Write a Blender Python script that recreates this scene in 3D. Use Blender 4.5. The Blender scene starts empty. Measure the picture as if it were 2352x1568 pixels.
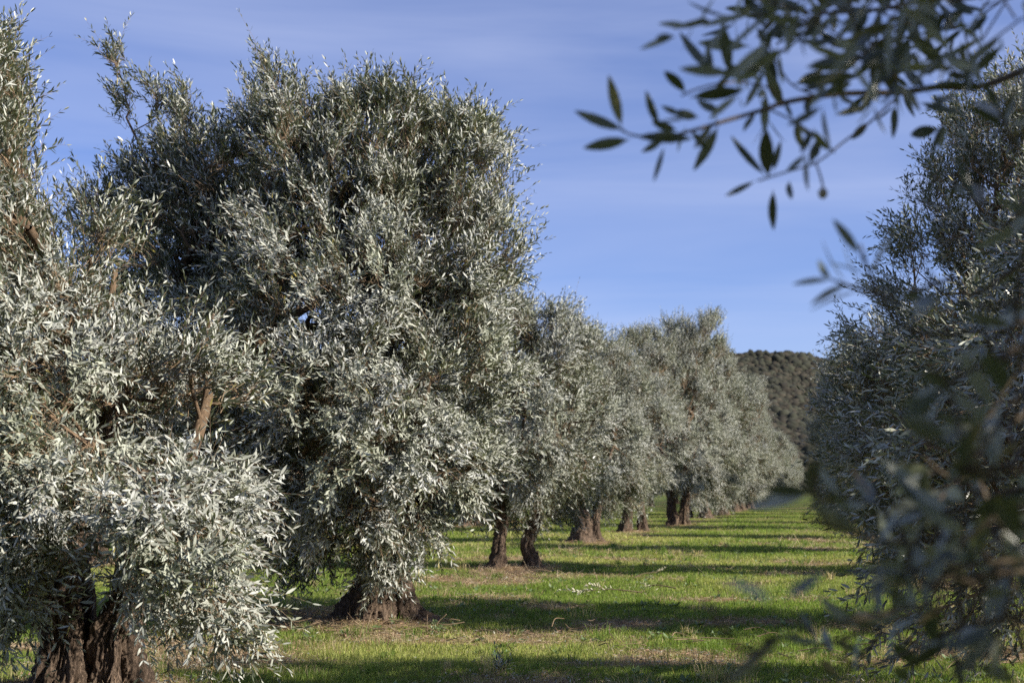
import bpy, math
import numpy as np
from mathutils import Vector

R = math.radians
SC = bpy.context.scene
COL = SC.collection

# ------------------------------------------------------------------ camera, sky, sun, exposure
W0, H0, FPX = 2352.0, 1568.0, 2352.0 * 50 / 36      # picture units used for measuring
CAM_H = 1.5
PITCH = math.atan((1120 - 784) / FPX)
cam_d = bpy.data.cameras.new('camera')
cam_d.lens = 50
cam_d.sensor_width = 36
cam_d.clip_start = 0.05
cam_d.clip_end = 6000
cam_d.dof.use_dof = True
cam_d.dof.focus_distance = 11.0
cam_d.dof.aperture_fstop = 3.1
cam_d.dof.aperture_blades = 9
cam = bpy.data.objects.new('camera', cam_d)
cam.location = (0, 0, CAM_H)
cam.rotation_euler = (R(90) + PITCH, 0, 0)
COL.objects.link(cam)
SC.camera = cam

SUN_EL, SUN_AZ = R(28), R(19)                 # sun to the right, a little behind the camera
sun_vec = Vector((math.cos(SUN_EL) * math.cos(SUN_AZ), -math.cos(SUN_EL) * math.sin(SUN_AZ), math.sin(SUN_EL)))

world = bpy.data.worlds.new('World')
SC.world = world
world.use_nodes = True
nt = world.node_tree
nt.nodes.clear()
def N(tree, kind, **kw):
    n = tree.nodes.new(kind)
    for k, v in kw.items():
        setattr(n, k, v)
    return n
out = N(nt, 'ShaderNodeOutputWorld')
bg = N(nt, 'ShaderNodeBackground')
bg.inputs['Strength'].default_value = 0.074
sky = N(nt, 'ShaderNodeTexSky', sky_type='NISHITA', sun_disc=False)
sky.sun_elevation = SUN_EL
sky.sun_rotation = math.atan2(sun_vec.x, sun_vec.y)
sky.altitude = 1500
sky.air_density = 1.0
sky.dust_density = 1.0
sky.ozone_density = 3.0
tint = N(nt, 'ShaderNodeMix', data_type='RGBA', blend_type='MULTIPLY')
tint.inputs[0].default_value = 1.0
tint.inputs[7].default_value = (0.87, 0.86, 1.15, 1)
nt.links.new(sky.outputs[0], tint.inputs[6])
# thin cirrus drawn out in long streaks
tc = N(nt, 'ShaderNodeTexCoord')
mp = N(nt, 'ShaderNodeMapping')
mp.inputs['Rotation'].default_value = (0, R(-7), 0)
mp.inputs['Scale'].default_value = (1.0, 1.0, 8.0)
ns = N(nt, 'ShaderNodeTexNoise')
ns.inputs['Scale'].default_value = 1.8
ns.inputs['Detail'].default_value = 5
ns.inputs['Roughness'].default_value = 0.5
ns.inputs['Distortion'].default_value = 0.5
cr = N(nt, 'ShaderNodeValToRGB')
cr.color_ramp.elements[0].position = 0.34
cr.color_ramp.elements[1].position = 0.78
cr.color_ramp.elements[1].color = (0.5, 0.5, 0.5, 1)
mx = N(nt, 'ShaderNodeMix', data_type='RGBA')
mx.inputs[7].default_value = (4.6, 5.1, 7.0, 1)
nt.links.new(tc.outputs['Generated'], mp.inputs[0])
nt.links.new(mp.outputs[0], ns.inputs[0])
nt.links.new(ns.outputs[0], cr.inputs[0])
nt.links.new(cr.outputs[0], mx.inputs[0])
nt.links.new(tint.outputs[2], mx.inputs[6])
nt.links.new(mx.outputs[2], bg.inputs['Color'])
nt.links.new(bg.outputs[0], out.inputs[0])

sun_d = bpy.data.lights.new('sun', 'SUN')
sun_d.energy = 5.0
sun_d.angle = R(0.53)
sun_d.color = (1.0, 0.93, 0.83)
sun = bpy.data.objects.new('sun', sun_d)
sun.rotation_euler = sun_vec.to_track_quat('Z', 'Y').to_euler()
sun.location = (30, -10, 30)
COL.objects.link(sun)

SC.view_settings.view_transform = 'Standard'
SC.view_settings.look = 'None'
SC.view_settings.exposure = 0.92
SC.view_settings.gamma = 1.0
SC.render.engine = 'CYCLES'
SC.cycles.max_bounces = 6
SC.cycles.diffuse_bounces = 3
SC.cycles.transmission_bounces = 3
SC.cycles.use_denoising = False

# ------------------------------------------------------------------ maths helpers
def ray(px, py):
    """direction (per unit of depth y) of a picture point"""
    u, v = (px - W0 / 2) / FPX, (H0 / 2 - py) / FPX
    c, s = math.cos(PITCH), math.sin(PITCH)
    y = c - v * s
    z = s + v * c
    return np.array([u / y, 1.0, z / y])
def at(px, py, depth):
    return np.array([0, 0, CAM_H]) + ray(px, py) * depth
def ground_at(px, py):
    r = ray(px, py)
    return np.array([0, 0, CAM_H]) + r * (CAM_H / -r[2])

def _hash(ix, iy, seed):
    h = (ix.astype(np.int64) * 374761393 + iy.astype(np.int64) * 668265263 + seed * 2147483647) & 0xffffffff
    h = ((h ^ (h >> 13)) * 1274126177) & 0xffffffff
    return ((h ^ (h >> 16)) & 0xffffff) / float(0xffffff)
def vnoise(x, y, seed=0):
    ix, iy = np.floor(x), np.floor(y)
    fx, fy = x - ix, y - iy
    fx, fy = fx * fx * (3 - 2 * fx), fy * fy * (3 - 2 * fy)
    a, b = _hash(ix, iy, seed), _hash(ix + 1, iy, seed)
    c, d = _hash(ix, iy + 1, seed), _hash(ix + 1, iy + 1, seed)
    return (a * (1 - fx) + b * fx) * (1 - fy) + (c * (1 - fx) + d * fx) * fy
def fbm(x, y, seed=0, octaves=4):
    s, a, t = 0, 1.0, 0
    for o in range(octaves):
        s = s + a * vnoise(x * 2 ** o, y * 2 ** o, seed + o)
        t += a
        a *= 0.5
    return s / t
def ground_h(x, y):
    x, y = np.asarray(x, float), np.asarray(y, float)
    fade = np.clip(1.2 - y / 150, 0.25, 1)
    return ((fbm(x * 0.35, y * 0.35, 5, 3) - 0.5) * 0.16 + (fbm(x * 2.1, y * 2.1, 9, 2) - 0.5) * 0.035) * fade
def gh(x, y):
    return float(ground_h(np.array([x]), np.array([y]))[0])
def unit(v):
    return v / np.maximum(np.linalg.norm(v, axis=-1, keepdims=True), 1e-9)
def smooth(e0, e1, x):
    t = np.clip((x - e0) / (e1 - e0), 0, 1)
    return t * t * (3 - 2 * t)

def mk_mesh(name, V, faces, mats, fmat=None, col=None, shade=False):
    """faces: list of int arrays (n,3) or (n,4)"""
    me = bpy.data.meshes.new(name)
    V = np.ascontiguousarray(V, np.float32)
    me.vertices.add(len(V))
    me.vertices.foreach_set('co', V.ravel())
    faces = [f for f in faces if len(f)]
    loops = np.concatenate([f.ravel() for f in faces]).astype(np.int32)
    sizes = np.concatenate([np.full(len(f), f.shape[1]) for f in faces]).astype(np.int32)
    me.loops.add(len(loops))
    me.loops.foreach_set('vertex_index', loops)
    me.polygons.add(len(sizes))
    me.polygons.foreach_set('loop_start', (np.cumsum(sizes) - sizes).astype(np.int32))
    if fmat is not None:
        me.polygons.foreach_set('material_index', np.asarray(fmat, np.int32))
    me.polygons.foreach_set('use_smooth', np.full(len(sizes), shade))
    for m in (mats if isinstance(mats, (list, tuple)) else [mats]):
        me.materials.append(m)
    if col is not None:
        a = me.color_attributes.new('col', 'FLOAT_COLOR', 'POINT')
        c = np.ones((len(V), 4), np.float32)
        c[:, :3] = col
        a.data.foreach_set('color', c.ravel())
    me.update(calc_edges=True)
    return me
def obj(name, me, parent=None, kind=None, label=None, cat=None, group=None):
    o = bpy.data.objects.new(name, me)
    COL.objects.link(o)
    if parent: o.parent = parent
    for k, v in (('kind', kind), ('label', label), ('category', cat), ('group', group)):
        if v: o[k] = v
    return o
def empty(name, loc, label, cat, group=None):
    o = obj(name, None, None, None, label, cat, group)
    o.empty_display_size = 0.3
    o.location = loc
    return o

def frames(d):
    ref = np.where(np.abs(d[:, 2:3]) < 0.9, np.array([[0, 0, 1.0]]), np.array([[1.0, 0, 0]]))
    u = unit(np.cross(d, ref))
    return u, np.cross(d, u)
def prisms(P0, P1, R0, R1, k):
    P0, P1 = np.asarray(P0, float), np.asarray(P1, float)
    d = unit(P1 - P0)
    u, v = frames(d)
    a = np.arange(k) * 2 * math.pi / k
    ring = u[:, None, :] * np.cos(a)[None, :, None] + v[:, None, :] * np.sin(a)[None, :, None]
    V = np.concatenate([P0[:, None, :] + ring * np.asarray(R0)[:, None, None],
                        P1[:, None, :] + ring * np.asarray(R1)[:, None, None]], 1)
    i = np.arange(k); j = (i + 1) % k
    F = np.stack([i, j, j + k, i + k], 1)[None] + (np.arange(len(P0)) * 2 * k)[:, None, None]
    return V.reshape(-1, 3), F.reshape(-1, 4)
def catmull(P, n):
    P = np.asarray(P, float)
    Q = np.vstack([2 * P[0] - P[1], P, 2 * P[-1] - P[-2]])
    t = np.linspace(0, len(P) - 1 - 1e-6, n)
    i = t.astype(int); f = (t - i)[:, None]
    a, b, c, d = Q[i], Q[i + 1], Q[i + 2], Q[i + 3]
    return 0.5 * (2 * b + (c - a) * f + (2 * a - 5 * b + 4 * c - d) * f ** 2 + (3 * b - 3 * c + d - a) * f ** 3)
def tube(P, rad, nr, k, seed=0, flute=0.0, twist=0.8, lump=0.0, cap=True, flare=0.0):
    """swept tube with fluted, lumpy section: trunks and roots"""
    rg = np.random.default_rng(seed)
    rad = np.asarray(rad, float)
    X = catmull(np.column_stack([np.asarray(P, float), rad]), nr)
    C, r = X[:, :3], np.maximum(X[:, 3], 0.002)
    T = unit(np.gradient(C, axis=0))
    u = np.zeros_like(C); u[0] = unit(np.cross(T[0], [0.3, 1, 0.1]))
    for i in range(1, nr):
        u[i] = unit(u[i - 1] - T[i] * np.dot(u[i - 1], T[i]))
    v = np.cross(T, u)
    a = np.arange(k) * 2 * math.pi / k
    s = np.linspace(0, 1, nr)
    m = np.ones((nr, k))
    for f, w in ((2, 0.5), (3, 0.8), (5, 0.7), (7, 0.45), (11, 0.25)):
        ph = rg.uniform(0, 6.28)
        m += flute * w * np.cos(f * a[None, :] + ph + twist * rg.uniform(0.5, 1.5) * s[:, None] * 3) \
             * (0.6 + 0.4 * np.cos(s[:, None] * rg.uniform(3, 9) + rg.uniform(0, 6)))
    if flare:
        e = np.exp(-s * 7)[:, None]
        ph = rg.uniform(0, 6.28, 3)
        m += flare * e * (0.45 + 0.55 * np.maximum(0, np.cos(4 * a + ph[0])) + 0.35 * np.cos(7 * a + ph[1]))
    if lump:
        L = float(np.sum(np.linalg.norm(np.diff(C, axis=0), axis=1)))
        A, S = np.meshgrid(np.cos(a), s)
        B = np.meshgrid(np.sin(a), s)[0]
        sc = L / max(r.mean(), 0.02)
        m += lump * (fbm(A * 2.2 + S * sc * 0.8 + 10, B * 2.2 - S * sc * 0.35 + 20, seed, 4) - 0.5) * 2
        m += lump * 0.5 * (fbm(A * 7 + S * sc * 1.5 + 50, B * 7 + S * sc * 1.2, seed + 7, 3) - 0.5) * 2
        if lump > 0.13:
            g = fbm(A * 4.2 + 30 + S * sc * 0.10, B * 4.2 + 60 + S * sc * 0.22, seed + 3, 3)
            m -= lump * 1.15 * np.maximum(0, 0.16 - np.abs(g - 0.5)) / 0.16 * 0.42
            m += lump * 0.35 * (fbm(A * 16 + S * sc * 4 + 5, B * 16 + S * sc * 4.4, seed + 9, 2) - 0.5) * 2
    V = C[:, None, :] + (u[:, None, :] * np.cos(a)[None, :, None] + v[:, None, :] * np.sin(a)[None, :, None]) * (r[:, None] * m)[:, :, None]
    i = np.arange(k); j = (i + 1) % k
    F = np.stack([i, j, j + k, i + k], 1)[None] + (np.arange(nr - 1) * k)[:, None, None]
    F = F.reshape(-1, 4); V = V.reshape(-1, 3)
    tri = np.zeros((0, 3), int)
    if cap:
        V = np.vstack([V, C[-1] + T[-1] * r[-1] * 0.3])
        b = (nr - 1) * k
        tri = np.stack([i + b, j + b, np.full(k, len(V) - 1)], 1)
    return V, F, tri
class Bag:
    def __init__(s): s.V, s.Q, s.T, s.n, s.mq, s.mt = [], [], [], 0, [], []
    def add(s, V, Q=None, T=None, m=0):
        if Q is not None and len(Q): s.mq.append(np.full(len(Q), m))
        if T is not None and len(T): s.mt.append(np.full(len(T), m))
        s.V.append(V)
        if Q is not None and len(Q): s.Q.append(Q + s.n)
        if T is not None and len(T): s.T.append(T + s.n)
        s.n += len(V)
    def mesh(s, name, mat, shade=True, col=None):
        f = []
        if s.Q: f.append(np.concatenate(s.Q))
        if s.T: f.append(np.concatenate(s.T))
        return mk_mesh(name, np.vstack(s.V), f, mat, fmat=np.concatenate(s.mq + s.mt), col=col, shade=shade)

# ------------------------------------------------------------------ materials
def mat(name):
    m = bpy.data.materials.new(name)
    m.use_nodes = True
    t = m.node_tree
    t.nodes.clear()
    o = N(t, 'ShaderNodeOutputMaterial')
    return m, t, o
def ramp(t, fac, stops):
    r = N(t, 'ShaderNodeValToRGB')
    el = r.color_ramp.elements
    while len(el) < len(stops): el.new(0.5)
    for e, (p, c) in zip(el, stops):
        e.position = p; e.color = (*c, 1)
    t.links.new(fac, r.inputs[0])
    return r.outputs[0]

def leaf_material(name, top, top2, under, under2, trans=0.12, old=(0.30, 0.25, 0.08)):
    m, t, o = mat(name)
    geo = N(t, 'ShaderNodeNewGeometry')
    ct = ramp(t, geo.outputs['Random Per Island'], [(0, top), (0.6, top2), (0.955, top2), (0.975, old), (1.0, old)])
    cu = ramp(t, geo.outputs['Random Per Island'], [(0, under2), (0.7, under), (1.0, under)])
    mx = N(t, 'ShaderNodeMix', data_type='RGBA')
    t.links.new(geo.outputs['Backfacing'], mx.inputs[0])
    t.links.new(ct, mx.inputs[6]); t.links.new(cu, mx.inputs[7])
    bs = N(t, 'ShaderNodeBsdfPrincipled')
    tco = N(t, 'ShaderNodeTexCoord')
    cn = N(t, 'ShaderNodeTexNoise'); cn.inputs['Scale'].default_value = 1.3; cn.inputs['Detail'].default_value = 3
    t.links.new(tco.outputs['Object'], cn.inputs[0])
    hue = ramp(t, cn.outputs[0], [(0.36, (0.84, 0.87, 0.72)), (0.5, (1, 1, 0.95)), (0.66, (1.14, 1.13, 1.18))])
    mm = N(t, 'ShaderNodeMix', data_type='RGBA', blend_type='MULTIPLY'); mm.inputs[0].default_value = 1
    t.links.new(mx.outputs[2], mm.inputs[6]); t.links.new(hue, mm.inputs[7])
    t.links.new(mm.outputs[2], bs.inputs['Base Color'])
    rr = N(t, 'ShaderNodeMapRange')
    rr.inputs[3].default_value = 0.38; rr.inputs[4].default_value = 0.65
    t.links.new(geo.outputs['Backfacing'], rr.inputs[0])
    t.links.new(rr.outputs[0], bs.inputs['Roughness'])
    bs.inputs['Specular IOR Level'].default_value = 0.7
    tr = N(t, 'ShaderNodeBsdfTranslucent')
    tr.inputs[0].default_value = (0.30, 0.36, 0.08, 1)
    ms = N(t, 'ShaderNodeMixShader')
    ms.inputs[0].default_value = trans
    t.links.new(bs.outputs[0], ms.inputs[1]); t.links.new(tr.outputs[0], ms.inputs[2])
    t.links.new(ms.outputs[0], o.inputs[0])
    return m
M_LEAF = leaf_material('olive_leaf', (0.034, 0.044, 0.024), (0.105, 0.118, 0.082), (0.41, 0.42, 0.37), (0.20, 0.21, 0.175), 0.08)
M_DEAD = leaf_material('dead_olive_leaf', (0.55, 0.50, 0.38), (0.62, 0.58, 0.46), (0.6, 0.58, 0.48), (0.5, 0.46, 0.34), 0.1)
M_WEED = leaf_material('weed_leaf', (0.06, 0.11, 0.03), (0.10, 0.17, 0.045), (0.12, 0.18, 0.07), (0.10, 0.15, 0.05), 0.2)

def bark_material(name, c0, c1, c2, scale=1.0, bump=0.5):
    m, t, o = mat(name)
    tc = N(t, 'ShaderNodeTexCoord')
    mp = N(t, 'ShaderNodeMapping')
    mp.inputs['Scale'].default_value = (9 * scale, 9 * scale, 3.0 * scale)
    t.links.new(tc.outputs['Object'], mp.inputs[0])
    n1 = N(t, 'ShaderNodeTexNoise'); n1.inputs['Scale'].default_value = 2.2; n1.inputs['Detail'].default_value = 8; n1.inputs['Roughness'].default_value = 0.7
    n1.inputs['Distortion'].default_value = 0.8
    vo = N(t, 'ShaderNodeTexVoronoi', feature='DISTANCE_TO_EDGE'); vo.inputs['Scale'].default_value = 3.4
    n2 = N(t, 'ShaderNodeTexNoise'); n2.inputs['Scale'].default_value = 1.1; n2.inputs['Detail'].default_value = 3
    t.links.new(mp.outputs[0], n1.inputs[0]); t.links.new(tc.outputs['Object'], n2.inputs[0])
    dm = N(t, 'ShaderNodeVectorMath', operation='MULTIPLY_ADD')
    dm.inputs[1].default_value = (0.9, 0.9, 0.9)
    t.links.new(n1.outputs[1], dm.inputs[0]); t.links.new(mp.outputs[0], dm.inputs[2])
    t.links.new(dm.outputs[0], vo.inputs[0])
    ca = ramp(t, n1.outputs[0], [(0.28, c0), (0.5, c1), (0.72, c2)])
    cv = ramp(t, n2.outputs[0], [(0.35, (0.62, 0.58, 0.55)), (0.65, (1.15, 1.08, 1.0))])
    mu = N(t, 'ShaderNodeMix', data_type='RGBA', blend_type='MULTIPLY'); mu.inputs[0].default_value = 1
    t.links.new(ca, mu.inputs[6]); t.links.new(cv, mu.inputs[7])
    bs = N(t, 'ShaderNodeBsdfPrincipled'); bs.inputs['Roughness'].default_value = 0.9
    bs.inputs['Specular IOR Level'].default_value = 0.2
    t.links.new(mu.outputs[2], bs.inputs['Base Color'])
    vm = N(t, 'ShaderNodeMath', operation='MINIMUM'); vm.inputs[1].default_value = 0.16
    t.links.new(vo.outputs[0], vm.inputs[0])
    ad = N(t, 'ShaderNodeMath', operation='MULTIPLY_ADD'); ad.inputs[1].default_value = 3.0
    t.links.new(vm.outputs[0], ad.inputs[0]); t.links.new(n1.outputs[0], ad.inputs[2])
    bp = N(t, 'ShaderNodeBump'); bp.inputs['Strength'].default_value = bump; bp.inputs['Distance'].default_value = 0.03
    t.links.new(ad.outputs[0], bp.inputs['Height']); t.links.new(bp.outputs[0], bs.inputs['Normal'])
    t.links.new(bs.outputs[0], o.inputs[0])
    return m
M_BARK = bark_material('olive_bark', (0.055, 0.042, 0.033), (0.15, 0.113, 0.085), (0.30, 0.235, 0.18), 1.0, 0.9)
M_LIMB = bark_material('olive_limb', (0.09, 0.066, 0.045), (0.17, 0.122, 0.08), (0.24, 0.18, 0.12), 1.6, 0.6)
M_TWIG = bark_material('olive_twig', (0.15, 0.11, 0.075), (0.24, 0.18, 0.12), (0.32, 0.26, 0.18), 3, 0.1)
M_TWIG_DARK = bark_material('olive_twig_grey', (0.09, 0.075, 0.055), (0.14, 0.115, 0.08), (0.2, 0.17, 0.12), 3, 0.1)

def attr_material(name, trans, rough=0.7):
    m, t, o = mat(name)
    a = N(t, 'ShaderNodeAttribute', attribute_name='col')
    bs = N(t, 'ShaderNodeBsdfPrincipled'); bs.inputs['Roughness'].default_value = rough
    bs.inputs['Specular IOR Level'].default_value = 0.3
    t.links.new(a.outputs[0], bs.inputs['Base Color'])
    tr = N(t, 'ShaderNodeBsdfTranslucent')
    mu = N(t, 'ShaderNodeMix', data_type='RGBA', blend_type='MULTIPLY'); mu.inputs[0].default_value = 1
    mu.inputs[7].default_value = (1.5, 1.6, 0.8, 1)
    t.links.new(a.outputs[0], mu.inputs[6]); t.links.new(mu.outputs[2], tr.inputs[0])
    ms = N(t, 'ShaderNodeMixShader'); ms.inputs[0].default_value = trans
    t.links.new(bs.outputs[0], ms.inputs[1]); t.links.new(tr.outputs[0], ms.inputs[2])
    t.links.new(ms.outputs[0], o.inputs[0])
    return m
M_GRASS = attr_material('grass_blades', 0.35, 0.6)

# ------------------------------------------------------------------ where the rows stand
ROW_SLOPE = 0.215
def on_left(y): return 0.0 + ROW_SLOPE * (y - 26)
def on_right(y): return 7.3 + ROW_SLOPE * (y - 25.5)
LEFT_KNOWN = [(215, 1602), (868, 1428), (1180, 1306), (1340, 1248), (1452, 1222), (1556, 1207), (1608, 1190)]
LEFT = [tuple(ground_at(*p)[:2]) for p in LEFT_KNOWN]
_y = LEFT[-1][1]
rg = np.random.default_rng(3)
while _y < 230:
    _y += 9.0 if _y < 120 else 10.0
    LEFT.append((on_left(_y) + 0.2 + rg.uniform(-0.3, 0.3), _y + rg.uniform(-0.6, 0.6)))
RIGHT = [(3.9, 1.3), (4.6, 9.4), (6.2, 15.6)]
for _y in (25.3, 33.6, 42.8, 52, 61, 70.5, 80, 90, 101, 113, 126, 140, 156, 174, 195, 220):
    RIGHT.append((on_right(_y) + rg.uniform(-0.2, 0.2), _y))
LEFT2 = [(on_left(y) - 8.3 + rg.uniform(-0.4, 0.4), y) for y in (19, 28, 36.5, 46, 55, 64, 74, 84, 95, 107, 120, 135, 150)]
LEFT3 = [(on_left(y) - 16.5 + rg.uniform(-0.5, 0.5), y) for y in (32, 41, 50, 60, 70, 81, 93, 106, 120)]
ALL_BASES = np.array(LEFT + RIGHT + LEFT2 + LEFT3)

def row_dist(x, y):
    """distance to the nearest line of trunks"""
    l = np.abs(x - (ROW_SLOPE * (y - 26)))
    r = np.abs(x - (7.3 + ROW_SLOPE * (y - 25.5)))
    l2 = np.abs(x - (ROW_SLOPE * (y - 26) - 8.3))
    return np.minimum(np.minimum(l, r), l2)
def base_dist(x, y):
    d = np.full(np.shape(x), 99.0)
    for bx, by in ALL_BASES[np.argsort(ALL_BASES[:, 1])][:48]:
        d = np.minimum(d, np.hypot(x - bx, (y - by)))
    return d
STRAW = [(1560, 1492, 0.7, 0.45, 0.9), (1390, 1528, 0.5, 0.35, 0.8), (1640, 1505, 0.5, 0.4, 0.9), (1270, 1388, 0.5, 0.5, 0.8), (1130, 1368, 0.6, 0.8, 0.6), (2230, 1500, 1.1, 0.9, 1.0), (1980, 1440, 0.5, 0.5, 0.6), (1850, 1370, 0.6, 0.7, 0.5)]
def dryness(x, y):
    """0 = lush grass, 1 = bare reddish soil with litter"""
    n = fbm(x * 0.8, y * 0.8, 31, 4)
    n2 = fbm(x * 0.22 + 7, y * 0.22, 77, 3)
    rd = row_dist(x, y)
    row = np.exp(-(rd / 1.0) ** 2)
    d = smooth(0.57, 0.84, n + 0.15 * row + 0.42 * (n2 - 0.5))
    b = base_dist(x, y)
    d = np.maximum(d, smooth(1.05, 0.5, b + 1.3 * (n - 0.5)))
    for px, py, rx, ry, k in STRAW:
        c = ground_at(px, py)
        q = np.hypot((x - c[0]) / rx, (y - c[1]) / ry) + 0.9 * (n - 0.5)
        d = np.maximum(d, k * smooth(1.0, 0.35, q))
    return np.clip(d, 0, 1)

# ------------------------------------------------------------------ ground
def axis(lo, hi, parts):
    out_ = []
    for a, b, s in parts: out_.append(np.arange(a, b, s))
    return np.concatenate(out_ + [[hi]])
ys = axis(-300, 2500, [(-300, -20, 35), (-20, 6, 1.0), (6, 34, 0.12), (34, 70, 0.3), (70, 240, 1.5), (240, 2500, 80)])
xs = axis(-1800, 1800, [(-1800, -60, 80), (-60, -14, 1.5), (-14, 17, 0.16), (17, 70, 1.2), (70, 1800, 80)])
GX, GY = np.meshgrid(xs, ys)
GZ = ground_h(GX, GY)
bd = base_dist(GX, GY)
GZ += 0.08 * np.exp(-(bd / 0.6) ** 2)                     # mounds the old trunks stand on
V = np.stack([GX, GY, GZ], -1).reshape(-1, 3)
nx, ny = len(xs), len(ys)
i = (np.arange(ny - 1)[:, None] * nx + np.arange(nx - 1)[None, :]).ravel()
F = np.stack([i, i + 1, i + 1 + nx, i + nx], 1)
dry = dryness(V[:, 0], V[:, 1])
nn = fbm(V[:, 0] * 5, V[:, 1] * 5, 4, 3)[:, None]
green = np.array([0.085, 0.115, 0.026]) * (0.6 + 0.8 * nn)
soil = np.array([0.22, 0.155, 0.09]) * (0.6 + 0.8 * nn)
colr = green * (1 - dry[:, None]) + soil * dry[:, None]
m, t, o = mat('meadow_soil')
a = N(t, 'ShaderNodeAttribute', attribute_name='col')
tcg = N(t, 'ShaderNodeTexCoord')
n1 = N(t, 'ShaderNodeTexNoise'); n1.inputs['Scale'].default_value = 14; n1.inputs['Detail'].default_value = 6; n1.inputs['Roughness'].default_value = 0.7
t.links.new(tcg.outputs['Object'], n1.inputs[0])
cv = ramp(t, n1.outputs[0], [(0.3, (0.5, 0.5, 0.5)), (0.7, (1.5, 1.45, 1.35))])
mu = N(t, 'ShaderNodeMix', data_type='RGBA', blend_type='MULTIPLY'); mu.inputs[0].default_value = 1
t.links.new(a.outputs[0], mu.inputs[6]); t.links.new(cv, mu.inputs[7])
bs = N(t, 'ShaderNodeBsdfPrincipled'); bs.inputs['Roughness'].default_value = 1; bs.inputs['Specular IOR Level'].default_value = 0.1
t.links.new(mu.outputs[2], bs.inputs['Base Color'])
bp = N(t, 'ShaderNodeBump'); bp.inputs['Strength'].default_value = 1; bp.inputs['Distance'].default_value = 0.04
t.links.new(n1.outputs[0], bp.inputs['Height']); t.links.new(bp.outputs[0], bs.inputs['Normal'])
t.links.new(bs.outputs[0], o.inputs[0])
obj('ground', mk_mesh('ground', V, [F], m, col=colr, shade=True), kind='structure')

# ------------------------------------------------------------------ leaves on shoots
def leaf_geo(B, D, Nn, L, Wd, seg=3, curl=0.12):
    """B base, D direction, Nn upper-side normal, L length, Wd half width"""
    n = len(B)
    Sd = np.cross(D, Nn)
    L = L[:, None]; Wd = Wd[:, None]
    cz = (np.random.default_rng(n).uniform(-1, 1, n) * curl)[:, None] * L
    def p(s, w, side, z): return B + D * L * s + Sd * Wd * (w * side) - Nn * (cz * s * s) + Nn * z
    if seg == 1:
        V = np.stack([B, p(0.45, 1, -1, 0), p(1, 0, 0, 0), p(0.45, 1, 1, 0)], 1)
        F = np.array([[0, 1, 2, 3]])
        F = (F[None] + (np.arange(n) * 4)[:, None, None]).reshape(-1, 4)
        return V.reshape(-1, 3), F, np.zeros((0, 3), int)
    V = np.stack([B, p(0.3, 0.9, -1, 0), p(0.3, 0.9, 1, 0), p(0.66, 0.82, -1, 0), p(0.66, 0.82, 1, 0), p(1, 0, 0, 0)], 1)
    st = (np.arange(n) * 6)[:, None]
    Q = np.array([[2, 1, 3, 4]]) + st
    T = np.concatenate([np.array([[0, 1, 2]]) + st, np.array([[4, 3, 5]]) + st])
    return V.reshape(-1, 3), Q, T

def shoot_leaves(rg, O, D, Ln, step=0.032, leaf_len=0.06, spread=(30, 60), up=0.55, droop=0.1, bend=None):
    """O,D,Ln arrays of shoots; returns leaves (B,D,N,L,W) and stem segments"""
    n = len(O)
    bend = rg.normal(0, 0.22, (n, 3)) + np.array([0, 0, -droop]) if bend is None else bend
    pairs = np.maximum(3, (Ln / step).astype(int))
    idx = np.repeat(np.arange(n), pairs)
    st = np.concatenate([[0], np.cumsum(pairs)[:-1]])
    k = np.arange(len(idx)) - st[idx]
    tt = (k + 1.0) / pairs[idx]
    tt = 0.12 + 0.88 * tt
    P = O[idx] + D[idx] * (Ln[idx] * tt)[:, None] + bend[idx] * (Ln[idx] * tt * tt)[:, None]
    T = unit(D[idx] + 2 * bend[idx] * tt[:, None])
    u, v = frames(T)
    ph = rg.uniform(0, 6.28, n)[idx] + k * (math.pi / 2) + rg.normal(0, 0.35, len(idx))
    res = []
    for s in (0, math.pi):
        keep = rg.random(len(idx)) > 0.12
        a = np.radians(rg.uniform(spread[0], spread[1], len(idx))) * (1.0 - 0.45 * (tt > 0.9))
        p2 = ph + s + rg.normal(0, 0.3, len(idx))
        rad = u * np.cos(p2)[:, None] + v * np.sin(p2)[:, None]
        ld = T * np.cos(a)[:, None] + rad * np.sin(a)[:, None]
        nr = T * np.sin(a)[:, None] - rad * np.cos(a)[:, None]
        ld = unit(ld + rg.normal(0, 0.16, ld.shape))
        nr = nr + rg.normal(0, 0.3, nr.shape) + np.array([0, 0, up])
        nr = unit(nr - ld * np.sum(nr * ld, 1, keepdims=True))
        sz = leaf_len * rg.uniform(0.7, 1.25, len(idx)) * (1.05 - 0.35 * tt ** 3)
        res.append((P[keep], ld[keep], nr[keep], sz[keep], (sz * rg.uniform(0.09, 0.128, len(idx)))[keep]))
    L = [np.concatenate([r[i] for r in res]) for i in range(5)]
    # stems as three pieces
    q = [0.0, 0.4, 0.75, 1.0]
    pts = [O + D * (Ln * s)[:, None] + bend * (Ln * s * s)[:, None] for s in q]
    P0 = np.concatenate(pts[:-1]); P1 = np.concatenate(pts[1:])
    r = [0.0026, 0.002, 0.0014, 0.0008]
    R0 = np.repeat(r[:-1], n); R1 = np.repeat(r[1:], n)
    return L, (P0, P1, R0, R1)

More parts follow.
